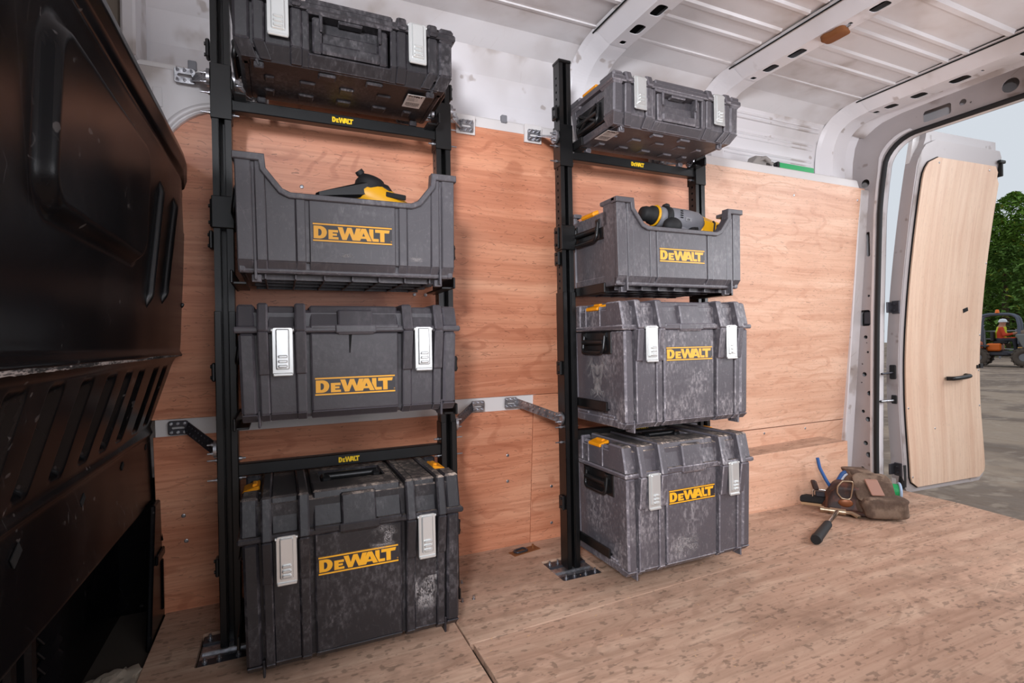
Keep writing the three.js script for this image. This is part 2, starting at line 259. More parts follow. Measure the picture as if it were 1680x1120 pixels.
T.xr = canvasTex(128, 64, (g, w, h) => { g.fillStyle = '#8d8d90'; g.fillRect(0, 0, w, h); g.fillStyle = '#161616'; g.font = 'bold 52px sans-serif'; g.fillText('XR', 24, 52); });
const printed = (map, rough = 0.5) => std({ map, roughness: rough });
M.logo = printed(T.logo, 0.42); M.logoSmall = printed(T.logoSmall, 0.35); M.label = printed(T.label, 0.6); M.xr = printed(T.xr);
function decal(name, w, h, mat, parent, [x, y, z], rx = 0, ry = 0, rz = 0) {   // thin printed sheet with its own thickness
  const t = 0.0008, g = new THREE.BoxGeometry(w, h, t); const uv = g.attributes.uv;
  const m = new THREE.Mesh(g, mat); m.name = parent.children.some((c) => c.name === name) ? name + '_001' : name; m.position.set(x, y, z); m.rotation.set(rx, ry, rz); m.castShadow = m.receiveShadow = true; parent.add(m); return m;
}

// ------------------------------------------------------------------ tool cases
// front panel with a chamfered foot: upright board and the sloping strip under it
const foot = (x0, x1, y0, yc, y1, z0, z1, c, back) => [cb(x0, x1, yc, y1, z0, z1, c), warp(cb(x0, x1, y0, yc + 0.001, z0, z1, Math.min(c, 0.002)), (v) => { if (v.y < (y0 + yc) / 2 && v.z > z1 - 0.01) v.z -= back; })];
const mirror = (f) => [1, -1].map(f).flat();
const span = (s, a, b) => (s > 0 ? [a, b] : [-b, -a]);
function latchGeo(x0, x1, y0, y1, z) {
  const cx = (x0 + x1) / 2, w = (x1 - x0) / 2, h = y1 - y0;
  const plate = place(extrude(poly(rrect(-w, w, 0, h, 0.006)), 0.003, 0.0012), [cx, y0, z - 0.002]);
  const press = place(extrude(poly(rrect(-w * 0.66, w * 0.66, h * 0.13, h * 0.97, 0.004)), 0.004, 0.0025), [cx, y0, z]);
  warp(press, (v) => { v.z += 0.004 * Math.max(0, Math.sin((v.y - y0) / h * Math.PI)); });
  const slots = [0.2, 0.3, 0.4].map((q) => place(extrude(poly(rrect(-w * 0.46, w * 0.46, -0.0036, 0.0036, 0.0034, 3)), 0.006, 0.002), [cx, y0 + h * (q + 0.0), z + 0.006]));
  const lip = cb(cx - w * 0.96, cx + w * 0.96, y0 - 0.001, y0 + 0.007, z - 0.001, z + 0.006, 0.002);
  const pin = rod([cx - w * 1.08, y1 - 0.006, z - 0.002], [cx + w * 1.08, y1 - 0.006, z - 0.002], 0.004);
  return [plate, press, ...slots, lip, pin];
}
function handleBail(s, x, y0, y1, z0, z1) {              // swing handle on the end of a case
  const X = s * x;
  const g = [tube([[X, y1, z0], [X + s * 0.006, y0 + 0.012, z0], [X + s * 0.008, y0, z0 + 0.014], [X + s * 0.008, y0, z1 - 0.014], [X + s * 0.006, y0 + 0.012, z1], [X, y1, z1]], 0.0065, 40, 8)];
  g.push(rod([X + s * 0.004, (y0 + y1) / 2 + 0.004, z0], [X + s * 0.004, (y0 + y1) / 2 + 0.004, z1], 0.009));
  for (const z of [z0, z1]) g.push(rod([X - s * 0.004, y1, z - 0.009], [X - s * 0.004, y1, z + 0.009], 0.009));
  return g;
}
function toughCase(o) {
  const { H, L, mat, off, top } = o, t = thing('tool_case', o.label, 'tool case', o.pos, 0, o.group), D = 0.352;
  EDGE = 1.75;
  const taper = (v) => { const q = clamp(v.y / L); v.x *= 1 - 0.02 * (1 - q); if (v.z > -0.2) v.z -= 0.005 * (1 - q); };
  // body
  const b = [cb(-0.262, 0.262, 0.006, L - 0.004, -D, -0.025, 0.008)];
  for (const s of [1, -1]) {
    b.push(...foot(...span(s, 0.232, 0.2665), 0.002, 0.02, L - 0.007, -0.06, -0.008, 0.006, 0.016), ...foot(...span(s, 0.2035, 0.2245), 0.002, 0.02, L - 0.007, -0.06, -0.005, 0.003, 0.016), ...foot(...span(s, 0.1423, 0.2035), 0.002, 0.02, L - 0.007, -0.06, -0.012, 0.003, 0.014),
      ...foot(...span(s, 0.1195, 0.1423), 0.002, 0.02, L - 0.007, -0.06, -0.006, 0.003, 0.016),
      cb(...span(s, 0.257, 0.2665), 0.003, L - 0.007, -D - 0.002, -0.3, 0.004), cb(...span(s, 0.257, 0.2655), 0.002, 0.03, -0.31, -0.04, 0.004),
      cb(...span(s, 0.26, 0.268), 0.03, 0.04, -0.14, -0.07, 0.003), cb(...span(s, 0.26, 0.268), 0.03, 0.04, -0.30, -0.23, 0.003),
      cb(...span(s, 0.226, 0.232), -0.012, 0.03, -0.06, -0.012, 0.002));
    for (const [x0, x1] of [[0.2025, 0.2255], [0.1185, 0.1433]]) b.push(warp(cb(...span(s, x0, x1), L - 0.107, L - 0.0035, -0.05, 0.013, 0.003), (v) => { if (v.y < L - 0.09 && v.z > -0.02) v.z -= (L - 0.09 - v.y) * 0.75; }));
  }
  b.push(...foot(-0.1085, 0.1085, 0.002, 0.02, L - 0.007, -0.06, -0.009, 0.004, 0.016), cb(-0.045, 0.045, L - 0.012, L - 0.002, -0.04, 0.001, 0.003));
  for (const x of [-0.18, -0.06, 0.06, 0.18]) b.push(cb(x - 0.03, x + 0.03, -0.002, 0.01, -0.3, -0.08, 0.003));
  part('body', b.map((g) => warp(g, taper)), mat, t, off);
  // lid
  const l = [cb(-0.277, 0.277, L - 0.006, L + 0.009, -0.366, 0, 0.004), cb(-0.262, 0.262, L, H - 0.012, -0.355, -0.02, 0.008)];
  const chamf = (v) => { const k = H - 0.022; if (v.y > k && v.z > -0.08) v.z -= (v.y - k) * 1.0; };
  for (const s of [1, -1]) {
    l.push(cb(...span(s, 0.232, 0.27), L + 0.006, H, -0.105, -0.008, 0.005), cb(...span(s, 0.232, 0.27), L + 0.006, H, -0.358, -0.262, 0.005), cb(...span(s, 0.225, 0.267), L + 0.006, H - 0.024, -0.27, -0.1, 0.003),
      cb(...span(s, 0.226, 0.262), H - 0.03, H - 0.006, -0.115, -0.1, 0.002), cb(...span(s, 0.258, 0.27), L + 0.006, H - 0.012, -0.145, -0.138, 0.002), cb(...span(s, 0.258, 0.27), L + 0.006, H - 0.012, -0.232, -0.225, 0.002),
      cb(...span(s, 0.1423, 0.2035), L + 0.006, H - 0.003, -0.355, -0.014, 0.004));
    for (const [x0, x1] of [[0.2025, 0.2255], [0.1185, 0.1433]]) l.push(cb(...span(s, x0, x1), L - 0.0025, H + 0.003, -0.36, 0.0145, 0.004));
  }
  l.push(cb(-0.1085, 0.1085, L + 0.006, H - 0.001, -0.12, -0.011, 0.004), cb(-0.1085, 0.1085, H - 0.03, H - 0.001, -0.355, -0.235, 0.004), cb(-0.1085, -0.083, H - 0.03, H - 0.001, -0.24, -0.115, 0.003), cb(0.083, 0.1085, H - 0.03, H - 0.001, -0.24, -0.115, 0.003));
  l.push(warp(cb(-0.046, 0.046, L + 0.004, H - 0.012, -0.05, 0.002, 0.004), (v) => { v.x *= v.z > -0.02 ? 0.92 : 1.08; if (v.y > H - 0.03 && v.z > -0.02) v.z -= 0.006; }));
  l.push(cb(-0.1085, 0.1085, L + 0.002, L + 0.013, -0.04, 0.001, 0.003), cb(-0.05, 0.05, L - 0.008, L + 0.013, -0.03, 0.004, 0.003));
  const lid = part('lid', l.map((g) => warp(g, chamf)), mat, t, off + 0.37);
  if (top) {                                              // upper faces carry a crust of dust and sawdust
    const g = lid.geometry, p = g.attributes.position, n = g.attributes.normal, keep = { up: [], rest: [] };
    for (let i = 0; i < p.count; i += 3) (n.getY(i) > 0.8 ? keep.up : keep.rest).push(i, i + 1, i + 2);
    const pick = (ids) => { const q = new THREE.BufferGeometry(); for (const a of ['position', 'normal', 'color', 'uv']) { const src = g.attributes[a], k = src.itemSize, arr = new Float32Array(ids.length * k); ids.forEach((id, j) => { for (let c = 0; c < k; c++) arr[j * k + c] = src.array[id * k + c]; }); q.setAttribute(a, new THREE.BufferAttribute(arr, k)); } return q; };
    lid.geometry = pick(keep.rest);
    const up = new THREE.Mesh(pick(keep.up), M.top); up.name = 'lid_top'; up.castShadow = up.receiveShadow = true; lid.add(up); up.userData.label = 'lid top crusted with pale dust';
  }
  const th = part('top_handle', [rod([-0.07, H - 0.004, -0.175], [0.07, H - 0.004, -0.175], 0.011), ...mirror((s) => [cb(...span(s, 0.055, 0.08), H - 0.022, H + 0.002, -0.2, -0.15, 0.005)])], M.black, t);
  for (const s of [1, -1]) {
    const y = L - 0.01, latch = part('latch', latchGeo(s > 0 ? 0.148 : -0.194, s > 0 ? 0.194 : -0.148, L - 0.109, L + 0.006, 0.007), M.latch, t); latch.userData.label = 'bright metal latch';
    part('side_tab', [warp(cb(...span(s, 0.232, 0.272), H - 0.014, H - 0.002, -0.222, -0.15, 0.003), (v) => { if (Math.abs(v.x) > 0.25) v.y -= 0.010; }), cb(...span(s, 0.238, 0.25), H - 0.008, H + 0.0005, -0.205, -0.167, 0.002)], M.orange, t).userData.label = 'orange stacking clip';
    const cg = [cb(...span(s, 0.25, 0.264), L - 0.085, L - 0.01, -0.27, -0.085, 0.003)];
    part('handle_recess', cg, M.black, t); part('side_handle', handleBail(s, 0.268, L - 0.078, L - 0.02, -0.24, -0.115), M.black, t);
  }
  decal('wordmark', 0.1965, 0.0468, M.logo, t, [-0.001, o.logoY, -0.0088 - 0.0005 + (o.logoZ || 0)], -0.0125);
  return t;
}
function flatCase(o) {                                    // the shallow case, seen from below
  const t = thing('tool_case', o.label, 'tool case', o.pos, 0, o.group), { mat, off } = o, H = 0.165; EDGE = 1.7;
  const taper = (v) => { const q = clamp((0.126 - v.y) / 0.126); if (v.z > -0.1) v.z -= q * 0.006; if (v.y < 0.03) { const k = 0.03 - Math.max(0, v.y); if (v.z > -0.1) v.z += 0; else v.z += k * 0.4; if (Math.abs(v.x) > 0.2) v.x -= Math.sign(v.x) * k * 0.5; } };
  const b = [];
  // hollow in the middle of the front for the handle
  b.push(cb(-0.258, 0.258, 0, 0.126, -0.33, -0.045, 0.008), cb(-0.25, 0.25, -0.001, 0.02, -0.2, -0.04, 0.003), cb(-0.258, -0.1, 0.02, 0.126, -0.09, -0.018, 0.006), cb(0.1, 0.258, 0.02, 0.126, -0.09, -0.018, 0.006), ...foot(-0.102, 0.102, 0, 0.022, 0.026, -0.09, -0.01, 0.003, 0.022));
  for (const s of [1, -1]) {
    for (const [x0, x1, z, c] of [[0.232, 0.268, -0.008, 0.006], [0.2, 0.226, -0.004, 0.004], [0.117, 0.142, -0.004, 0.004], [0.142, 0.2, -0.013, 0.003], [0.1, 0.117, -0.009, 0.003]]) b.push(...foot(...span(s, x0, x1), 0, 0.03, 0.126, -0.08, z, c, 0.026));
    b.push(cb(...span(s, 0.25, 0.266), 0, 0.126, -0.33, -0.29, 0.004), cb(...span(s, 0.25, 0.266), 0, 0.02, -0.3, -0.06, 0.004), cb(...span(s, 0.25, 0.264), 0.1, 0.126, -0.3, -0.06, 0.003));
    b.push(cb(...span(s, 0.226, 0.233), -0.014, 0.03, -0.058, -0.04, 0.002), cb(...span(s, 0.218, 0.24), -0.018, -0.002, -0.06, -0.044, 0.003), cb(...span(s, 0.218, 0.24), -0.018, -0.002, -0.325, -0.3, 0.003));
  }
  for (const x of [-0.2, -0.1, 0, 0.1, 0.19]) for (const z of [-0.26, -0.17]) b.push(warp(cb(x - 0.02, x + 0.02, -0.006, 0.006, z - 0.026, z + 0.026, 0.004), (v) => { if (v.z < z) v.y += 0.004; }));
  for (const x of [-0.055, 0.065]) b.push(cb(x - 0.022, x + 0.022, -0.007, 0.006, -0.105, -0.055, 0.004));
  part('body', b.map((g) => warp(g, taper)), mat, t, off);
  const l = [cb(-0.277, 0.277, 0.127, 0.145, -0.336, 0, 0.004), cb(-0.262, 0.262, 0.13, 0.157, -0.33, -0.018, 0.008)];
  for (const s of [1, -1]) {
    for (const [x0, x1] of [[0.2, 0.226], [0.117, 0.142]]) l.push(warp(cb(...span(s, x0, x1), 0.1275, H, -0.33, 0.008, 0.005), (v) => { if (v.y > 0.15 && v.z > -0.05) v.z -= (v.y - 0.15) * 1.2; }));
    l.push(cb(...span(s, 0.232, 0.272), 0.12, 0.16, -0.1, -0.004, 0.006), cb(...span(s, 0.232, 0.272), 0.12, 0.16, -0.336, -0.25, 0.006));
  }
  l.push(warp(cb(-0.112, 0.112, 0.12, 0.158, -0.1, -0.003, 0.005), (v) => { if (v.z > -0.02) v.x *= 0.95; }), cb(-0.03, 0.03, 0.113, 0.13, -0.04, -0.012, 0.003));
  part('lid', l, mat, t, off + 0.4);
  part('front_handle', [cb(-0.092, -0.07, 0.028, 0.118, -0.05, -0.013, 0.004), cb(0.07, 0.092, 0.028, 0.118, -0.05, -0.013, 0.004), cb(-0.076, -0.068, 0.08, 0.122, -0.03, -0.004, 0.002), cb(0.068, 0.076, 0.08, 0.122, -0.03, -0.004, 0.002), cb(-0.074, 0.074, 0.028, 0.056, -0.05, -0.006, 0.006), warp(cb(-0.07, 0.07, 0.05, 0.09, -0.05, -0.03, 0.004), () => {})], mat, t, off);
  for (const s of [1, -1]) {
    part('latch', latchGeo(s > 0 ? 0.146 : -0.194, s > 0 ? 0.194 : -0.146, 0.045, 0.152, 0.0), M.latch, t).userData.label = 'bright metal latch';
    part('side_tab', [cb(...span(s, 0.24, 0.272), 0.146, 0.158, -0.225, -0.125, 0.003)], M.orange, t).userData.label = 'orange stacking clip';
    part('handle_recess', [cb(...span(s, 0.255, 0.262), 0.024, 0.1, -0.29, -0.075, 0.003)], M.black, t); part('side_handle', [...handleBail(s, 0.264, 0.03, 0.085, -0.27, -0.12), rod([s * 0.268, 0.036, -0.26], [s * 0.268, 0.09, -0.13], 0.006), rod([s * 0.268, 0.09, -0.25], [s * 0.268, 0.036, -0.13], 0.006)], M.black, t);
  }
  t.scale.z = 0.84;
  decal('barcode_label', 0.05, 0.094, M.label, t, o.label2, Math.PI / 2 , 0, o.labelRot || 0).userData.label = 'white barcode sticker';
  return t;
}
function tote(o) {
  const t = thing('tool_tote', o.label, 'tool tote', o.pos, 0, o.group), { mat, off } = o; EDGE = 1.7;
  const topY = (x) => { const a = Math.abs(x); return a > 0.2055 ? 0.283 : a > 0.2 ? lerp(0.25, 0.283, (a - 0.2) / 0.0055) : a > 0.165 ? lerp(0.205, 0.25, (a - 0.165) / 0.035) : a > 0.148 ? lerp(0.196, 0.205, (a - 0.165 + 0.017) / 0.017) : 0.196; };
  const cuts = [-0.206, -0.2, -0.165, -0.148, 0.148, 0.165, 0.2, 0.206];
  const band = (x0, x1, z0, z1, drop = 0, y0 = 0.03) => { const xs = [x0, ...cuts.filter((c) => c > x0 && c < x1), x1]; return place(extrude(poly([[x0, y0], [x1, y0], ...xs.reverse().map((x) => [x, topY(x) - drop])]), z1 - z0, 0.0025), [0, 0, z0]); };
  const taper = (v) => { v.x *= 1 - 0.016 * (1 - clamp(v.y / 0.28)); };
  const b = [];
  b.push(band(-0.264, 0.264, -0.022, -0.014, 0.002), band(-0.264, 0.264, -0.352, -0.342, 0.002));
  for (const s of [1, -1]) {
    const q = (a, c, z) => { const [x0, x1] = span(s, a, c); b.push(band(x0, x1, -0.022, z, 0.004), foot(x0, x1, 0.003, 0.03, 0.036, -0.03, z, 0.002, 0.018)[1]); };
    q(0.2335, 0.268, -0.0075); q(0.2035, 0.2265, -0.0085); q(0.1375, 0.2035, -0.0105); q(0.115, 0.1375, -0.0085);
    b.push(cb(...span(s, 0.227, 0.2325), -0.014, 0.25, -0.03, -0.009, 0.001), cb(...span(s, 0.218, 0.24), -0.018, 0, -0.05, -0.03, 0.002));
    b.push(cb(...span(s, 0.252, 0.262), 0.004, 0.22, -0.35, -0.016, 0.003), cb(...span(s, 0.252, 0.268), 0.004, 0.282, -0.352, -0.265, 0.004), cb(...span(s, 0.252, 0.268), 0.004, 0.282, -0.085, -0.016, 0.004), cb(...span(s, 0.252, 0.268), 0.2, 0.252, -0.29, -0.06, 0.004), cb(...span(s, 0.258, 0.266), 0.004, 0.04, -0.3, -0.05, 0.003));
  }
  b.push(band(-0.107, 0.107, -0.022, -0.0095, 0.004), foot(-0.107, 0.107, 0.003, 0.03, 0.036, -0.03, -0.0095, 0.002, 0.018)[1], cb(-0.258, 0.258, 0.004, 0.034, -0.06, -0.022, 0.002), cb(-0.258, 0.258, 0.004, 0.034, -0.35, -0.335, 0.002));
  b.push(cb(-0.258, 0.258, 0.006, 0.014, -0.348, -0.02, 0.002));
  for (let i = 0; i < 7; i++) b.push(cb(-0.21 + i * 0.07 - 0.002, -0.21 + i * 0.07 + 0.002, -0.008, 0.008, -0.33, -0.05, 0.001));
  for (const z of [-0.31, -0.22, -0.14, -0.07]) b.push(cb(-0.24, 0.24, -0.008, 0.008, z - 0.002, z + 0.002, 0.001));
  part('body', b.map((g) => warp(g, taper)), mat, t, off);
  // rim following the cut-away front and back
  const pts = [[-0.2725, 0.283], [-0.2035, 0.283], [-0.2005, 0.25], [-0.165, 0.205], [-0.147, 0.197], [0.147, 0.197], [0.165, 0.205], [0.2005, 0.25], [0.2035, 0.283], [0.2725, 0.283]];
  const low = [[-0.2725, 0.266], [-0.2165, 0.266], [-0.2135, 0.244], [-0.173, 0.193], [-0.15, 0.183], [0.15, 0.183], [0.173, 0.193], [0.2135, 0.244], [0.2165, 0.266], [0.2725, 0.266]];
  const rim = (z0, z1) => place(extrude(poly([...pts, ...low.reverse()]), z1 - z0, 0.002), [0, 0, z0]);
  part('rim', [rim(-0.028, 0)], mat, t, off + 0.2); low.reverse(); part('rim', [rim(-0.358, -0.335)], mat, t, off + 0.2);
  for (const s of [1, -1]) for (const [z0, z1] of [[-0.095, -0.01], [-0.35, -0.255]]) part('corner_cap', [cb(...span(s, 0.24, 0.2725), 0.27, 0.284, z0, z1, 0.003)], mat, t, off + 0.2);
  for (const s of [1, -1]) {
    part('side_tab', [warp(cb(...span(s, 0.246, 0.271), 0.256, 0.272, -0.215, -0.135, 0.004), (v) => { if (Math.abs(v.x) > 0.26) v.y -= 0.007; })], M.orange, t).userData.label = 'orange stacking clip';
    part('handle_recess', [cb(...span(s, 0.25, 0.266), 0.165, 0.25, -0.285, -0.08, 0.003)], M.black, t); part('side_handle', handleBail(s, 0.27, 0.165, 0.225, -0.25, -0.11), M.black, t);
  }
  decal('wordmark', 0.1935, 0.0478, M.logo, t, [-0.001, 0.1065, -0.0064], 0);
  return t;
}
const LX = 0.1754, RX = 1.2509;
flatCase({ pos: [LX + 0.002, 1.512, 0.45], mat: M.D, off: 0.1, label: 'shallow black tool case on top of the left rack, cut off by the top edge', label2: [0.182, -0.0078, -0.125], labelRot: 0.0 });
tote({ pos: [LX, 0.987, 0.45], mat: M.B, off: 0.23, label: 'open black tote holding a grinder, second from the top on the left rack' });
toughCase({ H: 0.285, L: 0.222, pos: [LX, 0.6292, 0.45], mat: M.A, off: 0.31, logoY: 0.0815, label: 'clean medium tool case with two metal latches above the lower crossbar of the left rack' });
toughCase({ H: 0.418, L: 0.322, pos: [LX, 0.032, 0.45], mat: M.D, off: 0.47, logoY: 0.234, top: true, label: 'deep tool case with sawdust on its lid at the bottom of the left rack' });
flatCase({ pos: [1.249, 1.512, 0.45], mat: M.B, off: 0.62, label: 'shallow black tool case on top of the right rack', label2: [-0.226, -0.0078, -0.130] });
tote({ pos: [1.249, 0.985, 0.45], mat: M.B, off: 0.71, label: 'open black tote holding a grey and yellow hammer drill on the right rack' });
toughCase({ H: 0.412, L: 0.3252, pos: [RX, 0.5246, 0.4764], mat: M.C, off: 0.83, logoY: 0.238, label: 'deep tool case with white smears on its end, under the tote holding the hammer drill' });
toughCase({ H: 0.418, L: 0.3252, pos: [RX, 0.0545, 0.4764], mat: M.C, off: 0.93, logoY: 0.238, top: true, label: 'dusty deep tool case at the bottom of the right rack beside the tool pouch' });
EDGE = 1;
// chalky smears and splashes that the photograph shows on single cases: pale dry matter with ragged outlines
const smearTex = (seed, n, kind) => tex(256, 256, (u, v) => {
  const q = smooth(0.5, 0.18, Math.hypot((u - 0.5), (v - 0.5))), wob = fbm(u, v, 4, 4, 3, seed + 2) - 0.5, a = fbm(u, v, 5, 5, 4, seed), g = fbm(u, v, 50, 50, 3, seed + 5);
  if (kind === 'swipe') { const p = u * 0.8 + v * 0.6 + wob * 0.5, k = fbm((p % 1 + 1) % 1, ((v - u) * 0.5 % 1 + 1) % 1, 18, 3, 4, seed + 7); const d = smooth(0.5, 0.75, k) * q * smooth(0.3, 0.6, a) * (0.4 + 0.6 * g) * 190; return [d, d, d]; }
  const r1 = fbm(u * 0.7 + 0.1, v * 0.9, 7, 5, 4, seed + 20), d = smooth(0.42, 0.66, a * 0.5 + r1 * 0.5) * smooth(0.3, 0.7, g) * q * 150; return [d, d, d];
}, 1, 1, false);
function smear(parent, seed, n, kind, w, h, pos, ry = 0) { const t = smearTex(seed, n, kind); const m = decal('chalk_smear', w, h, new THREE.MeshStandardMaterial({ color: 0xb4aeac, roughness: 0.95, alphaMap: t, transparent: true }), parent, pos, 0, ry, 0); m.castShadow = false; }
const cases = scene.children.filter((o) => o.name.startsWith('tool_case')), totes = scene.children.filter((o) => o.name.startsWith('tool_tote'));
smear(cases[4], 5, 46, 'swipe', 0.2, 0.2, [-0.263, 0.155, -0.17], -Math.PI / 2);
smear(cases[5], 9, 190, 'splash', 0.15, 0.10, [-0.03, 0.075, -0.0125]);
smear(cases[2], 17, 70, 'splash', 0.05, 0.06, [0.02, 0.10, -0.0133]); smear(cases[2], 19, 160, 'splash', 0.09, 0.09, [0.06, 0.28, -0.0095]); smear(cases[2], 23, 220, 'splash', 0.12, 0.2, [0.17, 0.14, -0.015]); smear(cases[2], 29, 26, 'swipe', 0.12, 0.08, [-0.06, 0.12, -0.0133]);
smear(totes[0], 31, 60, 'splash', 0.05, 0.02, [-0.02, 0.05, -0.0064]); smear(totes[0], 33, 90, 'splash', 0.06, 0.02, [0.16, 0.05, -0.0074]);
part('split', [place(extrude(poly([[-0.004, 0], [0.004, 0], [-0.001, -0.05], [-0.003, -0.05]]), 0.0005), [-0.013, 0.214, -0.0092])], M.dark, cases[1]).userData.label = 'thin dark pointed mark below the lid';  // flat dark wedge on the case front, pointing down from the lid

// ------------------------------------------------------------------ racks
const bolt = (x, y, z, ax, s, r = 0.006) => { const d = [0, 0, 0]; d[ax] = s; const a = [x, y, z], b = [x + d[0] * 0.006, y + d[1] * 0.006, z + d[2] * 0.006], c = [x + d[0] * 0.016, y + d[1] * 0.016, z + d[2] * 0.016]; return [rod(a, b, r, r, 6), rod(b, c, r * 0.5, r * 0.5, 8)]; };
function upright(parent, x, H, lower) {
  const z1 = 0.207, z0 = 0.166, w = 0.0225, holes = [];
  for (let y = 0.05; y < H - 0.03; y += 0.025) holes.push(rrect(z0 + 0.016, z0 + 0.024, y - 0.0045, y + 0.0045, 0.0035, 2));
  const side = (s) => zy(extrude(poly([[z0, 0], [z1, 0], [z1, H], [z0, H]], holes), 0.002), x + s * w + 0.001);
  const g = [side(1), side(-1), cb(x - w, x - 0.0075, 0, H, z1 - 0.003, z1, 0.001), cb(x + 0.0075, x + w, 0, H, z1 - 0.003, z1, 0.001), cb(x - 0.0085, x - 0.0065, 0, H, z1 - 0.024, z1 - 0.001, 0.0005), cb(x + 0.0065, x + 0.0085, 0, H, z1 - 0.024, z1 - 0.001, 0.0005), cb(x - w, x + w, 0, H, z0, z0 + 0.003, 0.001)];
  const u = part('upright', g, M.rackBlack, parent);
  const outer = (name, y0, y1, slot) => {
    const W = 0.0258, Z = 0.212, Zb = 0.161, gg = [cb(x - W, x - W + 0.003, y0, y1, Zb, Z, 0.001), cb(x + W - 0.003, x + W, y0, y1, Zb, Z, 0.001), cb(x - W, x + W, y0, y1, Zb, Zb + 0.003, 0.001)];
    if (slot) gg.push(cb(x - W, x - 0.009, y0, y1, Z - 0.003, Z, 0.001), cb(x + 0.009, x + W, y0, y1, Z - 0.003, Z, 0.001)); else gg.push(cb(x - W, x + W, y0, y1, Z - 0.003, Z, 0.001));
    part(name, gg, M.rackBlack, parent);
  };
  outer('sleeve', 1.432, 1.58, false); outer('sleeve', 0.004, lower, true);
  part('clamp', [cb(x - 0.0275, x + 0.0275, 1.135, 1.222, 0.159, 0.2145, 0.002), cb(x - 0.033, x - 0.027, 1.14, 1.217, 0.166, 0.196, 0.003), ...[1.155, 1.2].flatMap((y) => rod([x - 0.034, y, 0.18], [x - 0.038, y, 0.18], 0.005, 0.005, 8))], M.rackBlack, parent);
  part('end_cap', [cb(x - 0.026, x + 0.026, H, H + 0.012, 0.162, 0.211, 0.003)], M.rackBlack, parent);
}
function rack(name, label, cx, lowers, clampYs, boxes) {
  const t = thing(name, label, 'shelf rack', [0, 0, 0], 0); const pu = 0.3114;
  [-1, 1].forEach((s, i) => upright(t, cx + s * pu, 1.80, lowers[i]));
  for (const y of [1.478, 0.474]) {
    const c = part('crossbar', [cb(cx - pu + 0.022, cx + pu - 0.022, y - 0.0165, y + 0.0165, 0.172, 0.203, 0.002)], M.rackBlack, t);
    decal('wordmark', 0.064, 0.019, M.logoSmall, c, [cx + 0.005, y, 0.2034]); c.children[0].userData.label = 'yellow printed wordmark';
    for (const s of [-1, 1]) for (const q of [y + 0.03, y - 0.024]) { part('fixing_bolt', bolt(cx + s * (pu - 0.026), q, 0.185, 0, -s, 0.006), M.zinc, t); part('fixing_bolt', [...bolt(cx + s * (pu + 0.026), q, 0.185, 0, s, 0.0055), rod([cx + s * (pu + 0.03), q, 0.185], [cx + s * (pu + 0.052), q, 0.185], 0.003, 0.0022, 8)], M.zinc, t); }
  }
  for (const y of boxes) for (const s of [-1, 1]) {          // arms that carry a case, and the clamp on the outside of the post
    const ze = y > 1.4 ? 0.27 : 0.39; part('support_arm', [cb(cx + s * 0.281 - 0.0035, cx + s * 0.281 + 0.0035, y - 0.012, y + 0.02, 0.17, ze, 0.002), cb(...(s > 0 ? [cx + 0.25, cx + 0.283] : [cx - 0.283, cx - 0.25]), y - 0.012, y - 0.006, 0.2, ze - 0.02, 0.001)], M.rackBlack, t);
    part('arm_clamp', [cb(cx + s * (pu + 0.031) - 0.005, cx + s * (pu + 0.031) + 0.005, y + 0.10, y + 0.15, 0.17, 0.20, 0.003), ...[y + 0.11, y + 0.14].map((q) => rod([cx + s * (pu + 0.034), q, 0.185], [cx + s * (pu + 0.04), q, 0.185], 0.005, 0.005, 8))], M.black, t);
  }
  for (const s of [-1, 1]) {
    const x = cx + s * pu;
    const pl = part('base_plate', [cb(x - 0.075, x + 0.08, -0.016, -0.010, 0.155, 0.23, 0.001), cb(x - 0.072, x + 0.072, -0.014, -0.004, 0.172, 0.203, 0.002)], M.zinc, t);
    part('bolt_strip', [cb(x - 0.075, x + 0.08, -0.016, -0.004, 0.235, 0.272, 0.002)], M.darkSteel, t); part('bolt_strip', [cb(x - 0.075, x + 0.08, -0.016, -0.004, 0.112, 0.155, 0.002)], M.darkSteel, t);
    for (const q of [-0.058, -0.025, 0.02, 0.058]) for (const z of [0.254, 0.134]) part('strip_bolt', bolt(x + q, -0.005, z, 1, 1, 0.007), M.zinc, t);
  }
  return t;
}
rack('storage_rack', 'black steel rack on the left, carrying a clean medium case and standing nearest the bulkhead', LX, [0.91, 0.56], [], [1.50, 0.98, 0.62, 0.09]);
rack('storage_rack', 'black steel rack on the right with a perforated post, nearest the rear doors', RX, [0.985, 0.99], [], [1.50, 0.98, 0.59, 0.11]);

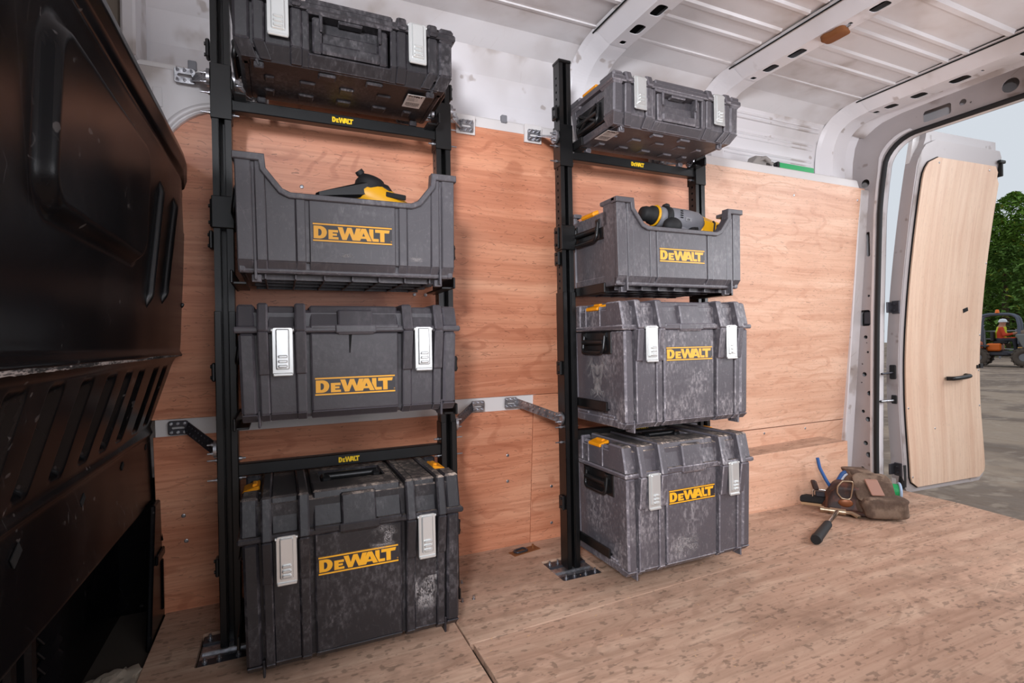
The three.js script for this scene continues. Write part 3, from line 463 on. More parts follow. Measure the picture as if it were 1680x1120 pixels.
// brackets from posts to the wall
function bracket(label, group, [px, py], [wx, wy], mat = M.zinc) {
  const wz = -0.072 + 0.095 * wy + (wx < -0.1 && wy > 1 ? 0.022 : 0), t = thing('wall_bracket', label, 'bracket', [0, 0, 0], 0, group), lean = Math.atan(0.095);
  const pw = 0.026, ph = 0.021;
  const slot = rrect(-0.017, 0.017, -0.004, 0.004, 0.0038, 3);
  const dots = [-0.017, 0, 0.017].flatMap((x) => [circle(x, 0.013, 0.0035, 8), circle(x, -0.013, 0.0035, 8)]);
  if (wy > 1 && wx > 0.5) part('backing_tab', [place(cb(-0.036, 0.034, -0.026, 0.04, -0.006, 0.003, 0.001), [wx, wy, wz], lean)], M.whiteRail, t);
  part('wall_plate', [place(extrude(poly(rrect(-pw, pw, -ph, ph, 0.007), [slot]), 0.004, 0.001), [wx, wy, wz + 0.004], lean)], mat, t);
  for (const x of [-0.017, 0, 0.017]) for (const y of [-0.013, 0.013]) part('plate_bolt', bolt(wx + x, wy + y, wz + 0.008 + y * 0.095, 2, 1, 0.0045), M.zinc, t);
  // arm: perforated strip from the plate's edge to the post
  const s = Math.sign(px - wx), a = V(wx + s * (pw - 0.004), wy, wz + 0.007), b = V(px, py, 0.185), n = b.clone().sub(a), len = n.length(), holes = [];
  for (let q = 0.02; q < len - 0.02; q += 0.024) holes.push(circle(q, 0.008, 0.003, 8), circle(q, -0.008, 0.003, 8));
  const g = extrude(poly([[0, -0.0155], [len, -0.0155], [len, 0.0155], [0, 0.0155]], holes), 0.003, 0);
  const ex = n.clone().normalize(), ez = V(0, 0, 1).sub(ex.clone().multiplyScalar(ex.z)).normalize(), ey = ez.clone().cross(ex);
  g.applyMatrix4(new THREE.Matrix4().makeBasis(ex, ey, ez).setPosition(a));
  part('arm', [g], s < 0 && wy < 1 ? M.darkSteel : mat, t);
  part('end_disc', [rod([px - 0.004, py, 0.185], [px + 0.004, py, 0.185], 0.024, 0.024, 10), ...bolt(px - s * 0.004, py + 0.012, 0.185, 0, -s, 0.006), ...bolt(px - s * 0.004, py - 0.012, 0.185, 0, -s, 0.006)], M.zinc, t);
}
const PX = (c, s, o) => c + s * 0.3114 + o * 0.031;
bracket('galvanised bracket on the white arch panel, near the bulkhead at the upper left', null, [PX(LX, -1, -1), 1.548], [-0.233, 1.578]);
bracket('galvanised bracket inside the left rack, right of its left post under the shallow case', null, [PX(LX, -1, 1), 1.55], [-0.05, 1.562]);
bracket('galvanised bracket inside the left rack, left of its right post under the shallow case', null, [PX(LX, 1, -1), 1.548], [0.39, 1.568]);
bracket('galvanised bracket at the upper right of the left rack on the bare wall between racks', null, [PX(LX, 1, 1), 1.565], [0.61, 1.574]);
bracket('galvanised bracket left of the right rack, over the plywood edge on the white rail', null, [PX(RX, -1, -1), 1.54], [0.875, 1.578]);
bracket('galvanised bracket inside the right rack beside its perforated left post', null, [PX(RX, -1, 1), 1.50], [1.03, 1.545]);
bracket('galvanised bracket inside the right rack, left of its right post', null, [PX(RX, 1, -1), 1.53], [1.45, 1.555]);
bracket('dark bracket by the bulkhead edge, left of the left rack at mid height', null, [PX(LX, -1, -1), 0.535], [-0.283, 0.575], M.darkSteel);
bracket('perforated bracket right of the left rack at mid height on the white strip', null, [PX(LX, 1, 1), 0.55], [0.668, 0.574], M.zinc);
bracket('long dark perforated bracket at mid height, left of the right rack on the white strip', null, [PX(RX, -1, -1), 0.535], [0.803, 0.578], M.zinc);

// ------------------------------------------------------------------ van shell
const lean = (y) => -0.08 + 0.095 * y;                    // inner face of the plywood on the left wall
// floor: steel pan and plywood sheets with cut-outs for the rack feet
struct('floor', [cb(-0.62, 2.96, -0.06, -0.02, -0.25, 1.80, 0.002)], M.pan);
{
  const floor = scene.children[scene.children.length - 1], g = 0.0022;
  const cut = (x) => rrect(x - 0.079, x + 0.084, 0.106, 0.276, 0.004, 1);
  const sheet = (pts, holes, off) => part('plywood_sheet', [xz(extrude(poly(pts, holes), 0.018, 0.001), 0)], M.plyFloor, floor, off);
  const XS = 0.45;
  sheet([[-0.335, lean(0) - 0.01], [XS - g, lean(0) - 0.01], [XS - g, 1.78], [-0.335, 1.78]], [cut(LX - 0.3114)], 0);
  sheet([[XS + g, lean(0) - 0.01], [2.945, lean(0) - 0.01], [2.945, 0.40], [XS + g, 0.482]], [cut(LX + 0.3114), cut(RX - 0.3114), cut(RX + 0.3114)], 0.9);
  sheet([[XS + 0.008 + g, 0.485 + g], [2.945, 0.403 + g], [2.90, 0.72], [2.94, 1.78], [XS + 0.008 + g, 1.78]], [], 1.7);
  // tie-down ring set in the floor between the racks
  const ring = thing('tie_down_ring', 'dark metal tie-down ring in a plate on the floor between the racks', 'ring', [0.85, 0, -0.012], 0.2);
  part('plate', [cb(-0.062, 0.062, 0, 0.003, -0.022, 0.022, 0.001)], M.rust, ring);
  part('loop', [tube([[-0.04, 0.008, -0.012], [0, 0.008, -0.014], [0.006, 0.008, 0], [0, 0.008, 0.014], [-0.04, 0.008, 0.012], [-0.047, 0.008, 0]], 0.004, 40, 8, true)], M.darkSteel, ring);
  part('rivet', [...bolt(0.04, 0.002, 0, 1, 1, 0.008)], M.rust, ring);
}
// left wall: outer skin, ply lining in sheets, bare white strip between them
const SK = [[-0.20, -0.06], [-0.15, 1.0], [-0.09, 1.56], [-0.066, 1.62], [-0.062, 1.74], [-0.045, 1.835], [0.0, 1.915], [0.08, 1.962], [0.2, 1.978], [0.85, 1.985], [1.5, 1.978], [1.62, 1.962], [1.70, 1.915], [1.745, 1.835], [1.762, 1.74]];
{
  const skinPart = (a, b, X0, X1) => { const p = SK.slice(a, b + 1); return extrude(poly([...p, ...p.map(([z, y], i) => { const c = i + a; const out = c < 9 ? -1 : 1; return c >= 7 && c <= 11 ? [z, y + 0.03] : [z + out * 0.03, y + (c > 4 && c < 14 ? 0.02 : 0)]; }).reverse()]), X1 - X0); };
  struct('wall_left', [zy(skinPart(0, 6, -0.9, 2.93), 2.93)], M.van);
  const wl = scene.children[scene.children.length - 1];
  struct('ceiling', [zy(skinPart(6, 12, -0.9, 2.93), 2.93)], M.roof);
  const roof = scene.children[scene.children.length - 1];
  // pressed ribs in the roof and the upper wall
  for (const [z, w] of [[0.185, 0.012], [0.335, 0.016], [0.425, 0.02], [0.545, 0.014], [0.617, 0.016], [0.76, 0.022], [0.93, 0.02], [1.1, 0.02]])
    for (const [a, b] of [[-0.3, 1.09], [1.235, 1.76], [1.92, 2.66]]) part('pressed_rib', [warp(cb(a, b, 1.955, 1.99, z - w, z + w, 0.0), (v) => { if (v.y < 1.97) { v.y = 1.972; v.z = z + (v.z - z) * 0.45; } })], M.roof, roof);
  for (const [y, z] of [[1.895, -0.014], [1.815, -0.052], [1.735, -0.063]]) for (const [a, b] of [[1.95, 2.6]]) part('pressed_rib', [cb(a, b, y - 0.006, y + 0.006, z - 0.02, z + 0.010, 0.005), cb(a + 0.03, b, y - 0.024, y - 0.017, z - 0.02, z + 0.005, 0.004)], M.van, wl);
  // white rail on which the lining ends
  part('rail', [warp(cb(-0.36, 2.80, 1.572, 1.630, -0.10, 0.068, 0.006), (v) => { if (v.y > 1.6 && v.z > 0) v.z -= 0.012; })], M.whiteRail, wl);
  part('rail', [warp(cb(-0.345, 0.92, 0.53, 0.61, -0.06, 0, 0.001), (v) => { v.z += lean(v.y) - 0.006; })], M.whiteRail, wl);
  for (const x of [-0.22, 0.765]) part('clip', [cb(x - 0.011, x + 0.011, 1.617, 1.645, 0.05, 0.066, 0.002)], M.grey, wl);
  // ply lining sheets, each following the lean of the wall
  const sheet = (x0, x1, y0, y1, m, off, top) => {
    const pts = top ? [[x0, y0], [x1, y0], [x1, y1], ...top] : [[x0, y0], [x1, y0], [x1, y1], [x0, y1]];
    const g = extrude(poly(pts), 0.012, 0.001); g.translate(0, 0, -0.012); warp(g, (v) => { v.z += lean(v.y); });
    return part('plywood_sheet', [g], m, wl, off);
  };
  const arc = []; for (let i = 0; i <= 8; i++) { const a = i / 8 * Math.PI / 2; arc.push([-0.15 - 0.0 - Math.sin(a) * 0.16, 1.515 - 0.16 + Math.cos(a) * 0.16]); }
  sheet(-0.42, 0.518, 0.60, 1.575, M.plyWarm, 0.0, [[-0.08, 1.575], ...arc, [-0.42, 1.34]]);
  sheet(0.52, 1.698, 0.603, 1.583, M.plyWarm, 0.7);
  sheet(-0.35, 0.905, -0.004, 0.548, M.plyWarm, 1.3);
  sheet(0.907, 1.698, -0.004, 0.601, M.plyWarm, 1.9);
  const big = sheet(1.7, 2.832, 0.357, 1.583, M.plyPaleLit, 0.4); sheet(1.7, 2.832, -0.004, 0.353, M.plyPaleLit, 1.1);
  // white panel with an arch cut out, above the lining at the bulkhead end
  { const out = []; for (let i = 0; i <= 10; i++) { const a = i / 10 * Math.PI / 2; out.push([-0.13 - Math.sin(a) * 0.17, 1.335 + Math.cos(a) * 0.17]); }
    const g = extrude(poly([[-0.42, 1.2], [-0.42, 1.60], [-0.02, 1.60], [-0.02, 1.535], [-0.09, 1.51], ...out, [-0.302, 1.2]]), 0.016, 0.004); warp(g, (v) => { v.z += lean(v.y) - 0.002; }); part('arch_panel', [g], M.van, wl);
    const rim = tube(out.map(([x, y]) => [x - 0.012 * (x < -0.13 ? 1 : 0), y + 0.012, lean(y) + 0.014]), 0.011, 30, 8); part('arch_bead', [rim], M.van, wl);
    part('pressed_panel', [warp(cb(-0.315, -0.29, 1.49, 1.545, 0, 0.006, 0.003), (v) => { v.z += lean(v.y) + 0.014; })], M.van, wl); }
  // B pillar post and cab lining seen over the bulkhead
  part('pillar', [cb(-0.385, -0.350, 1.62, 1.98, -0.05, 0.09, 0.006)], M.van, wl);
  part('cab_lining', [cb(-0.9, -0.386, 1.2, 1.97, -0.02, 0.06, 0.01)], M.cloth, wl);
  // screws
  const sc = []; for (const [x, y] of [[0.80, 0.37], [0.802, 0.267], [0.998, 0.221], [1.003, 0.067], [0.431, 0.984], [0.47, 0.983], [0.07, 1.315], [-0.28, 0.30], [-0.275, 0.22], [2.2, 0.33], [2.5, 0.33], [2.05, 0.16], [2.35, 0.15], [2.78, 1.52], [2.3, 1.50], [0.36, 1.27]]) sc.push(lathe([[0, 0.002], [0.0035, 0.0025], [0.006, 0.0015], [0.007, 0]], 10).rotateX(Math.PI / 2).translate(x, y, lean(y)));
  sc.forEach((g) => part('screw', [g], M.zinc, wl));
  const holes0 = []; for (const [x, y] of [[2.02, 1.2], [2.14, 0.98], [2.33, 0.9], [2.45, 0.46], [2.18, 0.45], [2.62, 1.3], [2.7, 0.7]]) holes0.push(rod([x, y, lean(y) - 0.004], [x, y, lean(y) + 0.0006], 0.005, 0.005, 8)); holes0.forEach((g) => part('screw_hole', [g], M.dark, wl));
  // wheel arch box
  const wb = thing('wheel_arch_box', 'plywood box over the wheel arch along the wall behind the tool pouch', 'box');
  part('front_board', [extrude(poly([[1.2, -0.002], [2.62, -0.002], [2.62, 0.276], [1.2, 0.25]]), 0.012, 0.001).translate(0, 0, 0.06)].map((g) => warp(g, (v) => { v.z += (v.x - 1.9) * 0.03; })), M.plyPaleLit, wb, 0.2);
  part('top_board', [warp(cb(1.2, 2.62, 0.264, 0.276, -0.075, 0.0725, 0.001), (v) => { if (v.z > 0) v.z += (v.x - 1.9) * 0.03; v.y += (v.x - 2.62) * 0.0183; })], M.plyFloor, wb, 0.7);
  part('end_board', [cb(2.608, 2.62, 0, 0.264, -0.07, 0.09, 0.001)], M.plyPaleLit, wb);

  // roof bows: pressed channels with slots, curving down the wall
  const bow = (X, wide, slots, first) => {
    const t = 'trim_' + first, path = [[-0.052, 1.60], [-0.05, 1.74], [-0.034, 1.835], [0.006, 1.905], [0.085, 1.953], [0.175, 1.968]];
    const P = new THREE.CatmullRomCurve3(path.map(([z, y]) => V(0, y, z))), prof = [[0, -0.006], [0.02, 0.006], [0.062, 0.042], [0.066, 0.046], [0.066 + wide, 0.046], [0.07 + wide, 0.040], [0.07 + wide, -0.006]];
    const g1 = gridGeo(30, prof.length - 1, (a, b) => { const p = P.getPoint(a), tn = P.getTangent(a), q = prof[Math.round(b * (prof.length - 1))]; return [X + q[0], p.y - q[1] * tn.z, p.z + q[1] * tn.y]; }); g1.userData.smooth = false;
    const ys = 1.970, straight = (q0, q1) => { const [a, b] = [prof[q0], prof[q1]]; const g = new THREE.BufferGeometry(); const z0 = 0.172, z1 = 1.6; g.setAttribute('position', new THREE.Float32BufferAttribute([X + a[0], ys - a[1], z0, X + b[0], ys - b[1], z0, X + b[0], ys - b[1], z1, X + a[0], ys - a[1], z0, X + b[0], ys - b[1], z1, X + a[0], ys - a[1], z1], 3)); return g; };
    const b = part(t, [g1, straight(0, 1), straight(1, 2), straight(2, 3), straight(4, 5), straight(5, 6)], M.van, scene, 0.3); b.userData = { kind: 'structure' };
    const x0 = X + 0.066, x1 = x0 + wide, holes = slots.map(([z, r, l]) => rrect(x0 + wide * 0.5 - r, x0 + wide * 0.5 + r, z - l, z + l, Math.min(r, l) * 0.6, 3));
    part('slotted_face', [xz(extrude(poly([[x0, 0.172], [x1, 0.172], [x1, 1.6], [x0, 1.6]], holes), 0.002), ys - 0.044)], M.van, b);
    part('inner_channel', [cb(x0 + 0.002, x1 - 0.002, ys - 0.02, ys - 0.017, 0.17, 1.6, 0.0005)], M.dark, b);
    part('dark_line', [cb(X + 0.005, X + 0.010, ys - 0.006, ys - 0.001, 0.16, 1.6, 0.001)], M.dark, b);  // thin dark strip along the upper left edge of the bow
    return b;
  };
  bow(1.085, 0.078, [[0.212, 0.012, 0.011], [0.30, 0.021, 0.028], [0.415, 0.021, 0.03], [0.70, 0.021, 0.03]], 1);
  bow(1.775, 0.07, [[0.203, 0.012, 0.010], [0.29, 0.02, 0.03], [0.41, 0.02, 0.034], [0.62, 0.008, 0.006], [0.72, 0.02, 0.03]], 2);
  bow(2.625, 0.10, [[0.19, 0.014, 0.012], [0.26, 0.024, 0.026], [0.38, 0.026, 0.03], [0.54, 0.026, 0.036], [0.62, 0.008, 0.005], [0.78, 0.026, 0.034]], 3);
}
// far side wall with the open side door, cab end and the cab beyond the bulkhead
struct('wall_right', [cb(0.85, 2.93, -0.06, 1.97, 1.762, 1.80, 0.004), cb(-0.9, 0.85, 1.78, 1.97, 1.762, 1.80, 0.004), cb(-0.9, -0.47, -0.06, 1.97, 1.762, 1.80, 0.004)], M.van);  // unseen; door opening narrowed to cut sky fill and shade the left end
struct('wall_front', [cb(-0.94, -0.9, -0.06, 2.0, -0.3, 1.8, 0.004)], M.cloth);
// rear frame
{
  const op = []; const L0 = [[0.080, -0.02], [0.082, 0.25], [0.090, 0.6], [0.098, 0.905], [0.120, 1.446], [0.136, 1.6]];
  op.push(...L0); const cx = 0.30, cy = 1.66; for (let i = 0; i <= 10; i++) { const a = Math.PI - i / 10 * Math.PI / 2; op.push([cx + 0.155 * Math.cos(a), cy + 0.145 * Math.sin(a)]); }
  const full = [...op, [0.5, 1.805], [0.7, 1.805], [0.85, 1.805], [1.0, 1.805], [1.2, 1.805], ...op.map(([z, y]) => [1.70 - z, y]).reverse()];
  const outer = [[-0.2, -0.05], [-0.2, 2.0], [1.9, 2.0], [1.9, -0.05], [1.622, -0.05], ...[...full].reverse(), [0.08, -0.05]];
  const H = [circle(0.052, 1.62, 0.022, 20), circle(0.045, 1.46, 0.011), circle(0.02, 1.40, 0.008), circle(0.05, 0.72, 0.006, 8), circle(0.03, 0.60, 0.012), circle(0.055, 0.50, 0.013), circle(0.015, 0.555, 0.004, 6), circle(0.02, 0.40, 0.009), circle(0.045, 0.36, 0.013), circle(0.03, 0.23, 0.012), circle(0.045, 0.17, 0.014), circle(0.012, 0.09, 0.010), circle(0.04, 0.04, 0.02, 16), circle(0.06, 1.02, 0.006, 8), circle(0.04, 0.80, 0.01, 10), circle(0.045, 0.77, 0.003, 6), circle(0.02, 0.655, 0.004, 6),
    rrect(0.015, 0.066, 0.86, 0.945, 0.012), rrect(0.052, 0.07, 1.23, 1.36, 0.006, 2), rrect(0.33, 0.445, 1.835, 1.888, 0.012), circle(0.49, 1.868, 0.014), circle(0.52, 1.855, 0.004, 6), circle(0.19, 1.80, 0.013), circle(0.66, 1.868, 0.03, 20)];
  struct('trim_4', [zy(extrude(poly(outer, H), 0.004, 0), 2.872)], M.vanGrey, 0.5);
  const f = scene.children[scene.children.length - 1];
  const ring = [...op.map(([z, y]) => [z - 0.001, y])];
  part('backing_plate', [zy(extrude(poly(outer), 0.004), 2.935)], M.van, f);
  part('opening_return', [gridGeo(1, full.length - 1, (a, b) => { const q = full[Math.round(b * (full.length - 1))]; return [2.868 + a * 0.067, q[1], q[0]]; })], M.van, f);
  part('pressed_step', [zy(extrude(poly([...op.map(([z, y]) => [z - 0.012, y + (y > 1.7 ? 0.012 : 0)]), ...[...op].reverse().map(([z, y]) => [z - 0.026, y + (y > 1.7 ? 0.026 : 0)])]), 0.008, 0.002), 2.87)], M.van, f);
  part('cable_bung', [cb(2.878, 2.90, 0.862, 0.943, 0.018, 0.064, 0.01)], M.darkSteel, f);
  const seal = struct('trim_5', [tube(full.filter((_, i) => i >= 0).map(([z, y]) => [2.868, y, z + (z < 0.85 ? 0.004 : -0.004)]), 0.012, 160, 8)], M.rubber); seal.userData.label = undefined; delete seal.userData.label;
  // gutter corner between the last bow and the frame
  struct('wall_rear', [gridGeo(24, 1, (a, b) => { const i = a * 9, k = Math.floor(i), q = SK[Math.min(k + 3, 13)], r = SK[Math.min(k + 4, 13)], t = i - k; const z = lerp(q[0], r[0], t), y = lerp(q[1], r[1], t); return [lerp(2.78, 2.87, b), y - 0.025 * (a > 0.3 ? 1 : 0) - b * 0.03 * (a > 0.3 ? 1 : 0), z + 0.03 + b * 0.02]; })], M.van);
  part('corner_post', [cb(2.80, 2.872, -0.01, 1.58, -0.14, -0.055, 0.004)].map((g) => warp(g, (v) => { v.z += 0.08 * v.y; })), M.van, f);
}
// bulkhead: half-height black pressed panel at the cab end
{
  const prof = [[-0.47, -0.02], [-0.475, 0.30], [-0.44, 0.335], [-0.372, 0.345], [-0.358, 0.362], [-0.36, 0.55], [-0.353, 0.563], [-0.358, 0.58], [-0.352, 0.60], [-0.299, 0.757], [-0.288, 0.785], [-0.278, 0.797], [-0.274, 0.812], [-0.272, 0.83], [-0.246, 1.265], [-0.244, 1.28], [-0.250, 1.29], [-0.238, 1.30], [-0.230, 1.325], [-0.236, 1.35], [-0.262, 1.36], [-0.30, 1.36]];
  const S = []; prof.forEach((p, i) => { if (i) { const q = prof[i - 1], n = Math.max(1, Math.ceil(Math.hypot(p[0] - q[0], p[1] - q[1]) / 0.006)); for (let k = 1; k <= n; k++) S.push([lerp(q[0], p[0], k / n), lerp(q[1], p[1], k / n)]); } else S.push(p); });
  const bump = (d, w) => { const t = clamp(1 - Math.abs(d) / w); return t * t * (3 - 2 * t); };
  const inR = (z, y, z0, z1, y0, y1, r) => { const qx = Math.abs(z - (z0 + z1) / 2) - (z1 - z0) / 2 + r, qy = Math.abs(y - (y0 + y1) / 2) - (y1 - y0) / 2 + r; return Math.hypot(Math.max(qx, 0), Math.max(qy, 0)) + Math.min(Math.max(qx, qy), 0) - r; };
  const g = gridGeo(S.length - 1, 420, (a, b) => {
    let [x, y] = S[Math.round(a * (S.length - 1))]; const zw = y < 0.35 ? -0.18 : lean(y) - 0.012, z = b < 0.85 ? lerp(zw, 1.12, b / 0.85) : lerp(1.12, 1.75, (b - 0.85) / 0.15);
    x += 0.020 * smooth(0.012, -0.014, inR(z, y, 0.55, 1.035, 0.985, 1.22, 0.05)) + 0.016 * bump(y - 0.793, 0.022) * smooth(-0.02, 0.05, z - lean(y));
    if (y > 0.58 && y < 0.79) for (const zr of [0.08, 0.19, 0.34, 0.46, 0.585, 0.715, 0.85, 0.98, 1.11]) x -= 0.016 * smooth(0.032, 0.012, Math.abs(z - zr + (0.76 - y) * 0.15)) * smooth(0.592, 0.612, y) * smooth(0.768, 0.748, y);
    const k = smooth(0.14, 0.0, z) ; if (y > 1.15) { y -= 0.05 * k * k * smooth(1.15, 1.36, y); x -= 0.015 * k * smooth(1.1, 1.3, y); }
    x += 0.004 * (fbm(z * 0.7 + 0.2, y * 0.7, 7, 7, 2, 9) - 0.5);
    return [x, y, z];
  });
  struct('wall_bulkhead', [g], M.bulk);
  const bk = scene.children[scene.children.length - 1];
  const PX0 = (y) => { for (let i = 10; i < prof.length - 1; i++) if (y >= prof[i][1] && y <= prof[i + 1][1]) return lerp(prof[i][0], prof[i + 1][0], (y - prof[i][1]) / (prof[i + 1][1] - prof[i][1])); return -0.25; };
  for (const [z0, z1, y0, y1] of [[0.443, 0.37, 0.9, 1.21], [0.285, 0.20, 0.92, 1.215], [0.005, -0.02, 0.93, 1.04]]) { const pts = []; for (let i = 0; i <= 10; i++) { const y = lerp(y0, y1, i / 10); pts.push([PX0(y) + (i === 0 || i === 10 ? -0.012 : 0.002), y, lerp(z0, z1, i / 10)]); } part('raised_rib', [tube(pts, 0.0095, 60, 16)], M.ribBlack, bk); }
  { const worn = gridGeo(6, 200, (a, b) => { const t = (a - 0.5) * 2, z = lerp(0.02, 1.3, b), n = 0.75 + 0.5 * fbm(b * 9, 0.3, 40, 4, 3, 77), ang = t * 0.9 * n; return [PX0(0.793) + 0.0148 + 0.0035 * Math.cos(ang) - 0.002, 0.793 + 0.0085 * Math.sin(ang) * (0.55 + 0.45 * b), z]; }); part('worn_ridge', [worn], M.worn, bk).userData.label = 'ridge worn pale along its crest'; }
  for (const [z, y, r] of [[0.82, 0.515, 0.016], [0.54, 0.52, 0.012], [0.26, 0.527, 0.010], [0.02, 0.53, 0.008]]) part('slot_hole', [place(cb(-0.001, 0.001, -r * 0.6, r * 0.6, -r, r, 0.0005), [-0.3585, y, z], 0.6)], M.dark, bk);
  part('end_strip', [cb(-0.352, -0.338, -0.02, 0.36, -0.17, 0.05, 0.004), cb(-0.339, -0.331, 0.19, 0.215, -0.15, 0.03, 0.003), cb(-0.34, -0.333, 0.03, 0.18, -0.055, -0.04, 0.003), cb(-0.34, -0.333, 0.23, 0.34, -0.07, -0.055, 0.003)].map((g) => warp(g, (v) => { if (v.z > 0) v.z -= (v.y) * 0.22 - 0.05; })), M.bulk, bk);
  for (let i = 0; i < 9; i++) part('louvre', [place(cb(-0.004, 0.004, -0.012, 0.012, -0.05, 0.05, 0.002), [-0.45, 0.035 + i * 0.03, 0.43], 0.25, 0, 0.5)], M.bulk, bk);
  part('recess_side', [cb(-0.62, -0.335, -0.02, 0.40, -0.19, -0.168, 0.002)], M.bulk, bk);
  for (const z of [0.56, 0.64, 0.74]) part('stiffener', [cb(-0.47, -0.43, -0.02, 0.31, z - 0.018, z + 0.018, 0.008)], M.bulk, bk);
  // crumpled foil and grit in the recess
  const foil = thing('foil_scrap', 'crumpled dusty foil scrap in the dark recess under the bulkhead, left of the floor edge', 'scrap', [-0.392, -0.012, 0.27]);
  const fo = new THREE.IcosahedronGeometry(0.045, 9); warp(fo, (v) => { const n = 0.5 + 0.5 * vnoise(v.x * 120 + 9, v.z * 120 + 9, 64, 64, 13) + 0.8 * vnoise(v.x * 40 + 9, v.y * 40 + 9, 64, 64, 3) * vnoise(v.z * 50 + 9, v.x * 30 + 9, 64, 64, 8) * 2; v.multiplyScalar(n); v.y *= 0.32; v.z *= 1.6; });
  part('crumple', [fo], std({ color: 0xb9ad9c, metalness: 0.2, roughness: 0.5 }), foil);
}
// rear door, swung open
{
  const d = new THREE.Group(); d.name = 'door_1'; d.userData = { kind: 'structure' }; scene.add(d); d.position.set(2.973, 0, 0.10); d.rotation.y = -0.065; d.scale.x = 0.85;
  const dl = (y) => 0.018 * smooth(0.5, 0, y) + 0.132 * Math.pow(clamp((y - 0.6) / 1.2), 1.6);
  const slab = (y0, y1, xl, xr, z0, z1, n = 60) => { const f = (z) => gridGeo(n, 1, (a, b) => { const y = lerp(y0, y1, a); return [lerp(xl(y), xr(y), b), y, z + dl(y)]; }); const side = (x) => gridGeo(n, 1, (a, b) => { const y = lerp(y0, y1, a); return [x(y), y, lerp(z0, z1, b) + dl(y)]; }); const cap = (y) => gridGeo(1, 1, (a, b) => [lerp(xl(y), xr(y), b), y, lerp(z0, z1, a) + dl(y)]); const all = [f(z0), f(z1), side(xl), side(xr), cap(y0), cap(y1)]; all.forEach((q) => (q.userData.smooth = false)); return all; };
  const cor = (y, y0, y1, r0, r1) => { let o = 0; if (y < y0 + r0) o = r0 - Math.sqrt(Math.max(0, r0 * r0 - (y0 + r0 - y) ** 2)); if (y > y1 - r1) o = Math.max(o, r1 - Math.sqrt(Math.max(0, r1 * r1 - (y - y1 + r1) ** 2))); return o; };
  part('door_skin', slab(-0.04, 1.86, (y) => cor(y, -0.04, 1.86, 0.02, 0.06), (y) => 0.80 - cor(y, -0.04, 1.86, 0.03, 0.03), -0.02, 0.0), M.whiteRail, d);
  part('inner_frame', slab(-0.02, 1.80, (y) => 0.006 + cor(y, -0.02, 1.80, 0.02, 0.12), (y) => 0.785 - cor(y, -0.02, 1.80, 0.05, 0.03), 0.0, 0.042), M.vanGrey, d);
  part('top_flange', slab(1.75, 1.85, (y) => 0.04 + (y - 1.75) * 0.3, () => 0.74, 0.0, 0.03, 8), M.vanGrey, d);
  const lining = part('door_lining', slab(0.005, 1.715, (y) => 0.045 + cor(y, 0.005, 1.715, 0.06, 0.11) , (y) => 0.778 - (y > 1.64 ? 0.028 : 0) - cor(y, 0.005, 1.715, 0.06, 0.03) , 0.042, 0.054), M.plyDoor, d, 0.3, true);
  part('edge_seal', slab(0.0, 1.72, (y) => 0.038 + cor(y, 0.0, 1.72, 0.07, 0.12), (y) => 0.050 + cor(y, 0.0, 1.72, 0.07, 0.12), 0.040, 0.047), M.dark, d);
  part('hinge_edge', slab(0.03, 1.78, (y) => -0.004 + cor(y, 0.03, 1.78, 0.01, 0.12), (y) => 0.004 + cor(y, 0.03, 1.78, 0.01, 0.12), -0.018, 0.041), M.vanGrey, d, 0.2);  // greyer copy of the van paint stands in for shade and dirt on this edge
  for (const y of [0.955, 0.10]) part('hinge', [cb(-0.055, 0.0, y - 0.028, y + 0.028, -0.004, 0.004, 0.002), cb(-0.012, -0.004, y - 0.034, y + 0.034, 0.0, 0.04, 0.003), ...bolt(-0.012, y + 0.016, 0.02, 0, -1, 0.007), ...bolt(-0.012, y - 0.016, 0.02, 0, -1, 0.007)].map((g) => warp(g, (v) => { v.z += dl(y); })), M.darkSteel, d);
  part('check_strap', [rod([-0.10, 0.605, 0.012], [0.0, 0.61, 0.02], 0.005)], M.darkSteel, d); part('check_strap', [rod([-0.11, 0.46, 0.01], [-0.005, 0.462, 0.02], 0.007)], M.zinc, d);
  part('strap_boot', [cb(-0.012, -0.003, 0.575, 0.65, 0.0, 0.034, 0.004)], M.rubber, d); part('strap_boot', [cb(-0.012, -0.003, 0.445, 0.49, 0.008, 0.036, 0.003)], M.rubber, d);
  part('bump_stop', [cb(-0.005, 0.03, 0.0, 0.13, 0.03, 0.06, 0.008)], M.rubber, d);
  part('grab_handle', [tube([[0.42, 0.565, 0.06], [0.432, 0.566, 0.088], [0.47, 0.568, 0.096], [0.55, 0.572, 0.096], [0.60, 0.575, 0.088], [0.615, 0.576, 0.06]], 0.0115, 40, 10)], M.black, d);
  part('hole', [place(cb(-0.026, 0.026, -0.011, 0.011, -0.0005, 0.0008, 0.0005), [0.60, 0.94, 0.0545 + dl(0.94)], 0, 0, 0.25)], M.dark, d);
  part('lock_catch', [cb(0.742, 0.758, 0.61, 0.63, 0.05, 0.06, 0.002)], M.rubber, d); part('lock_catch', [cb(0.766, 0.797, 0.612, 0.636, 0.05, 0.064, 0.002)], M.rubber, d); part('lock_catch', [cb(0.745, 0.802, 1.735, 1.752, 0.166, 0.182, 0.003), cb(0.767, 0.782, 1.665, 1.74, 0.150, 0.178, 0.003)], M.rubber, d);
  for (const [x, y] of [[0.17, 1.69], [0.66, 1.69], [0.06, 0.42], [0.765, 0.4], [0.765, 0.6], [0.768, 0.8], [0.768, 1.2], [0.06, 0.06], [0.3, 0.3]]) part('screw', [lathe([[0, 0.002], [0.004, 0.002], [0.006, 0]], 8).rotateX(Math.PI / 2).translate(x, y, 0.054 + dl(y))], M.zinc, d);
}

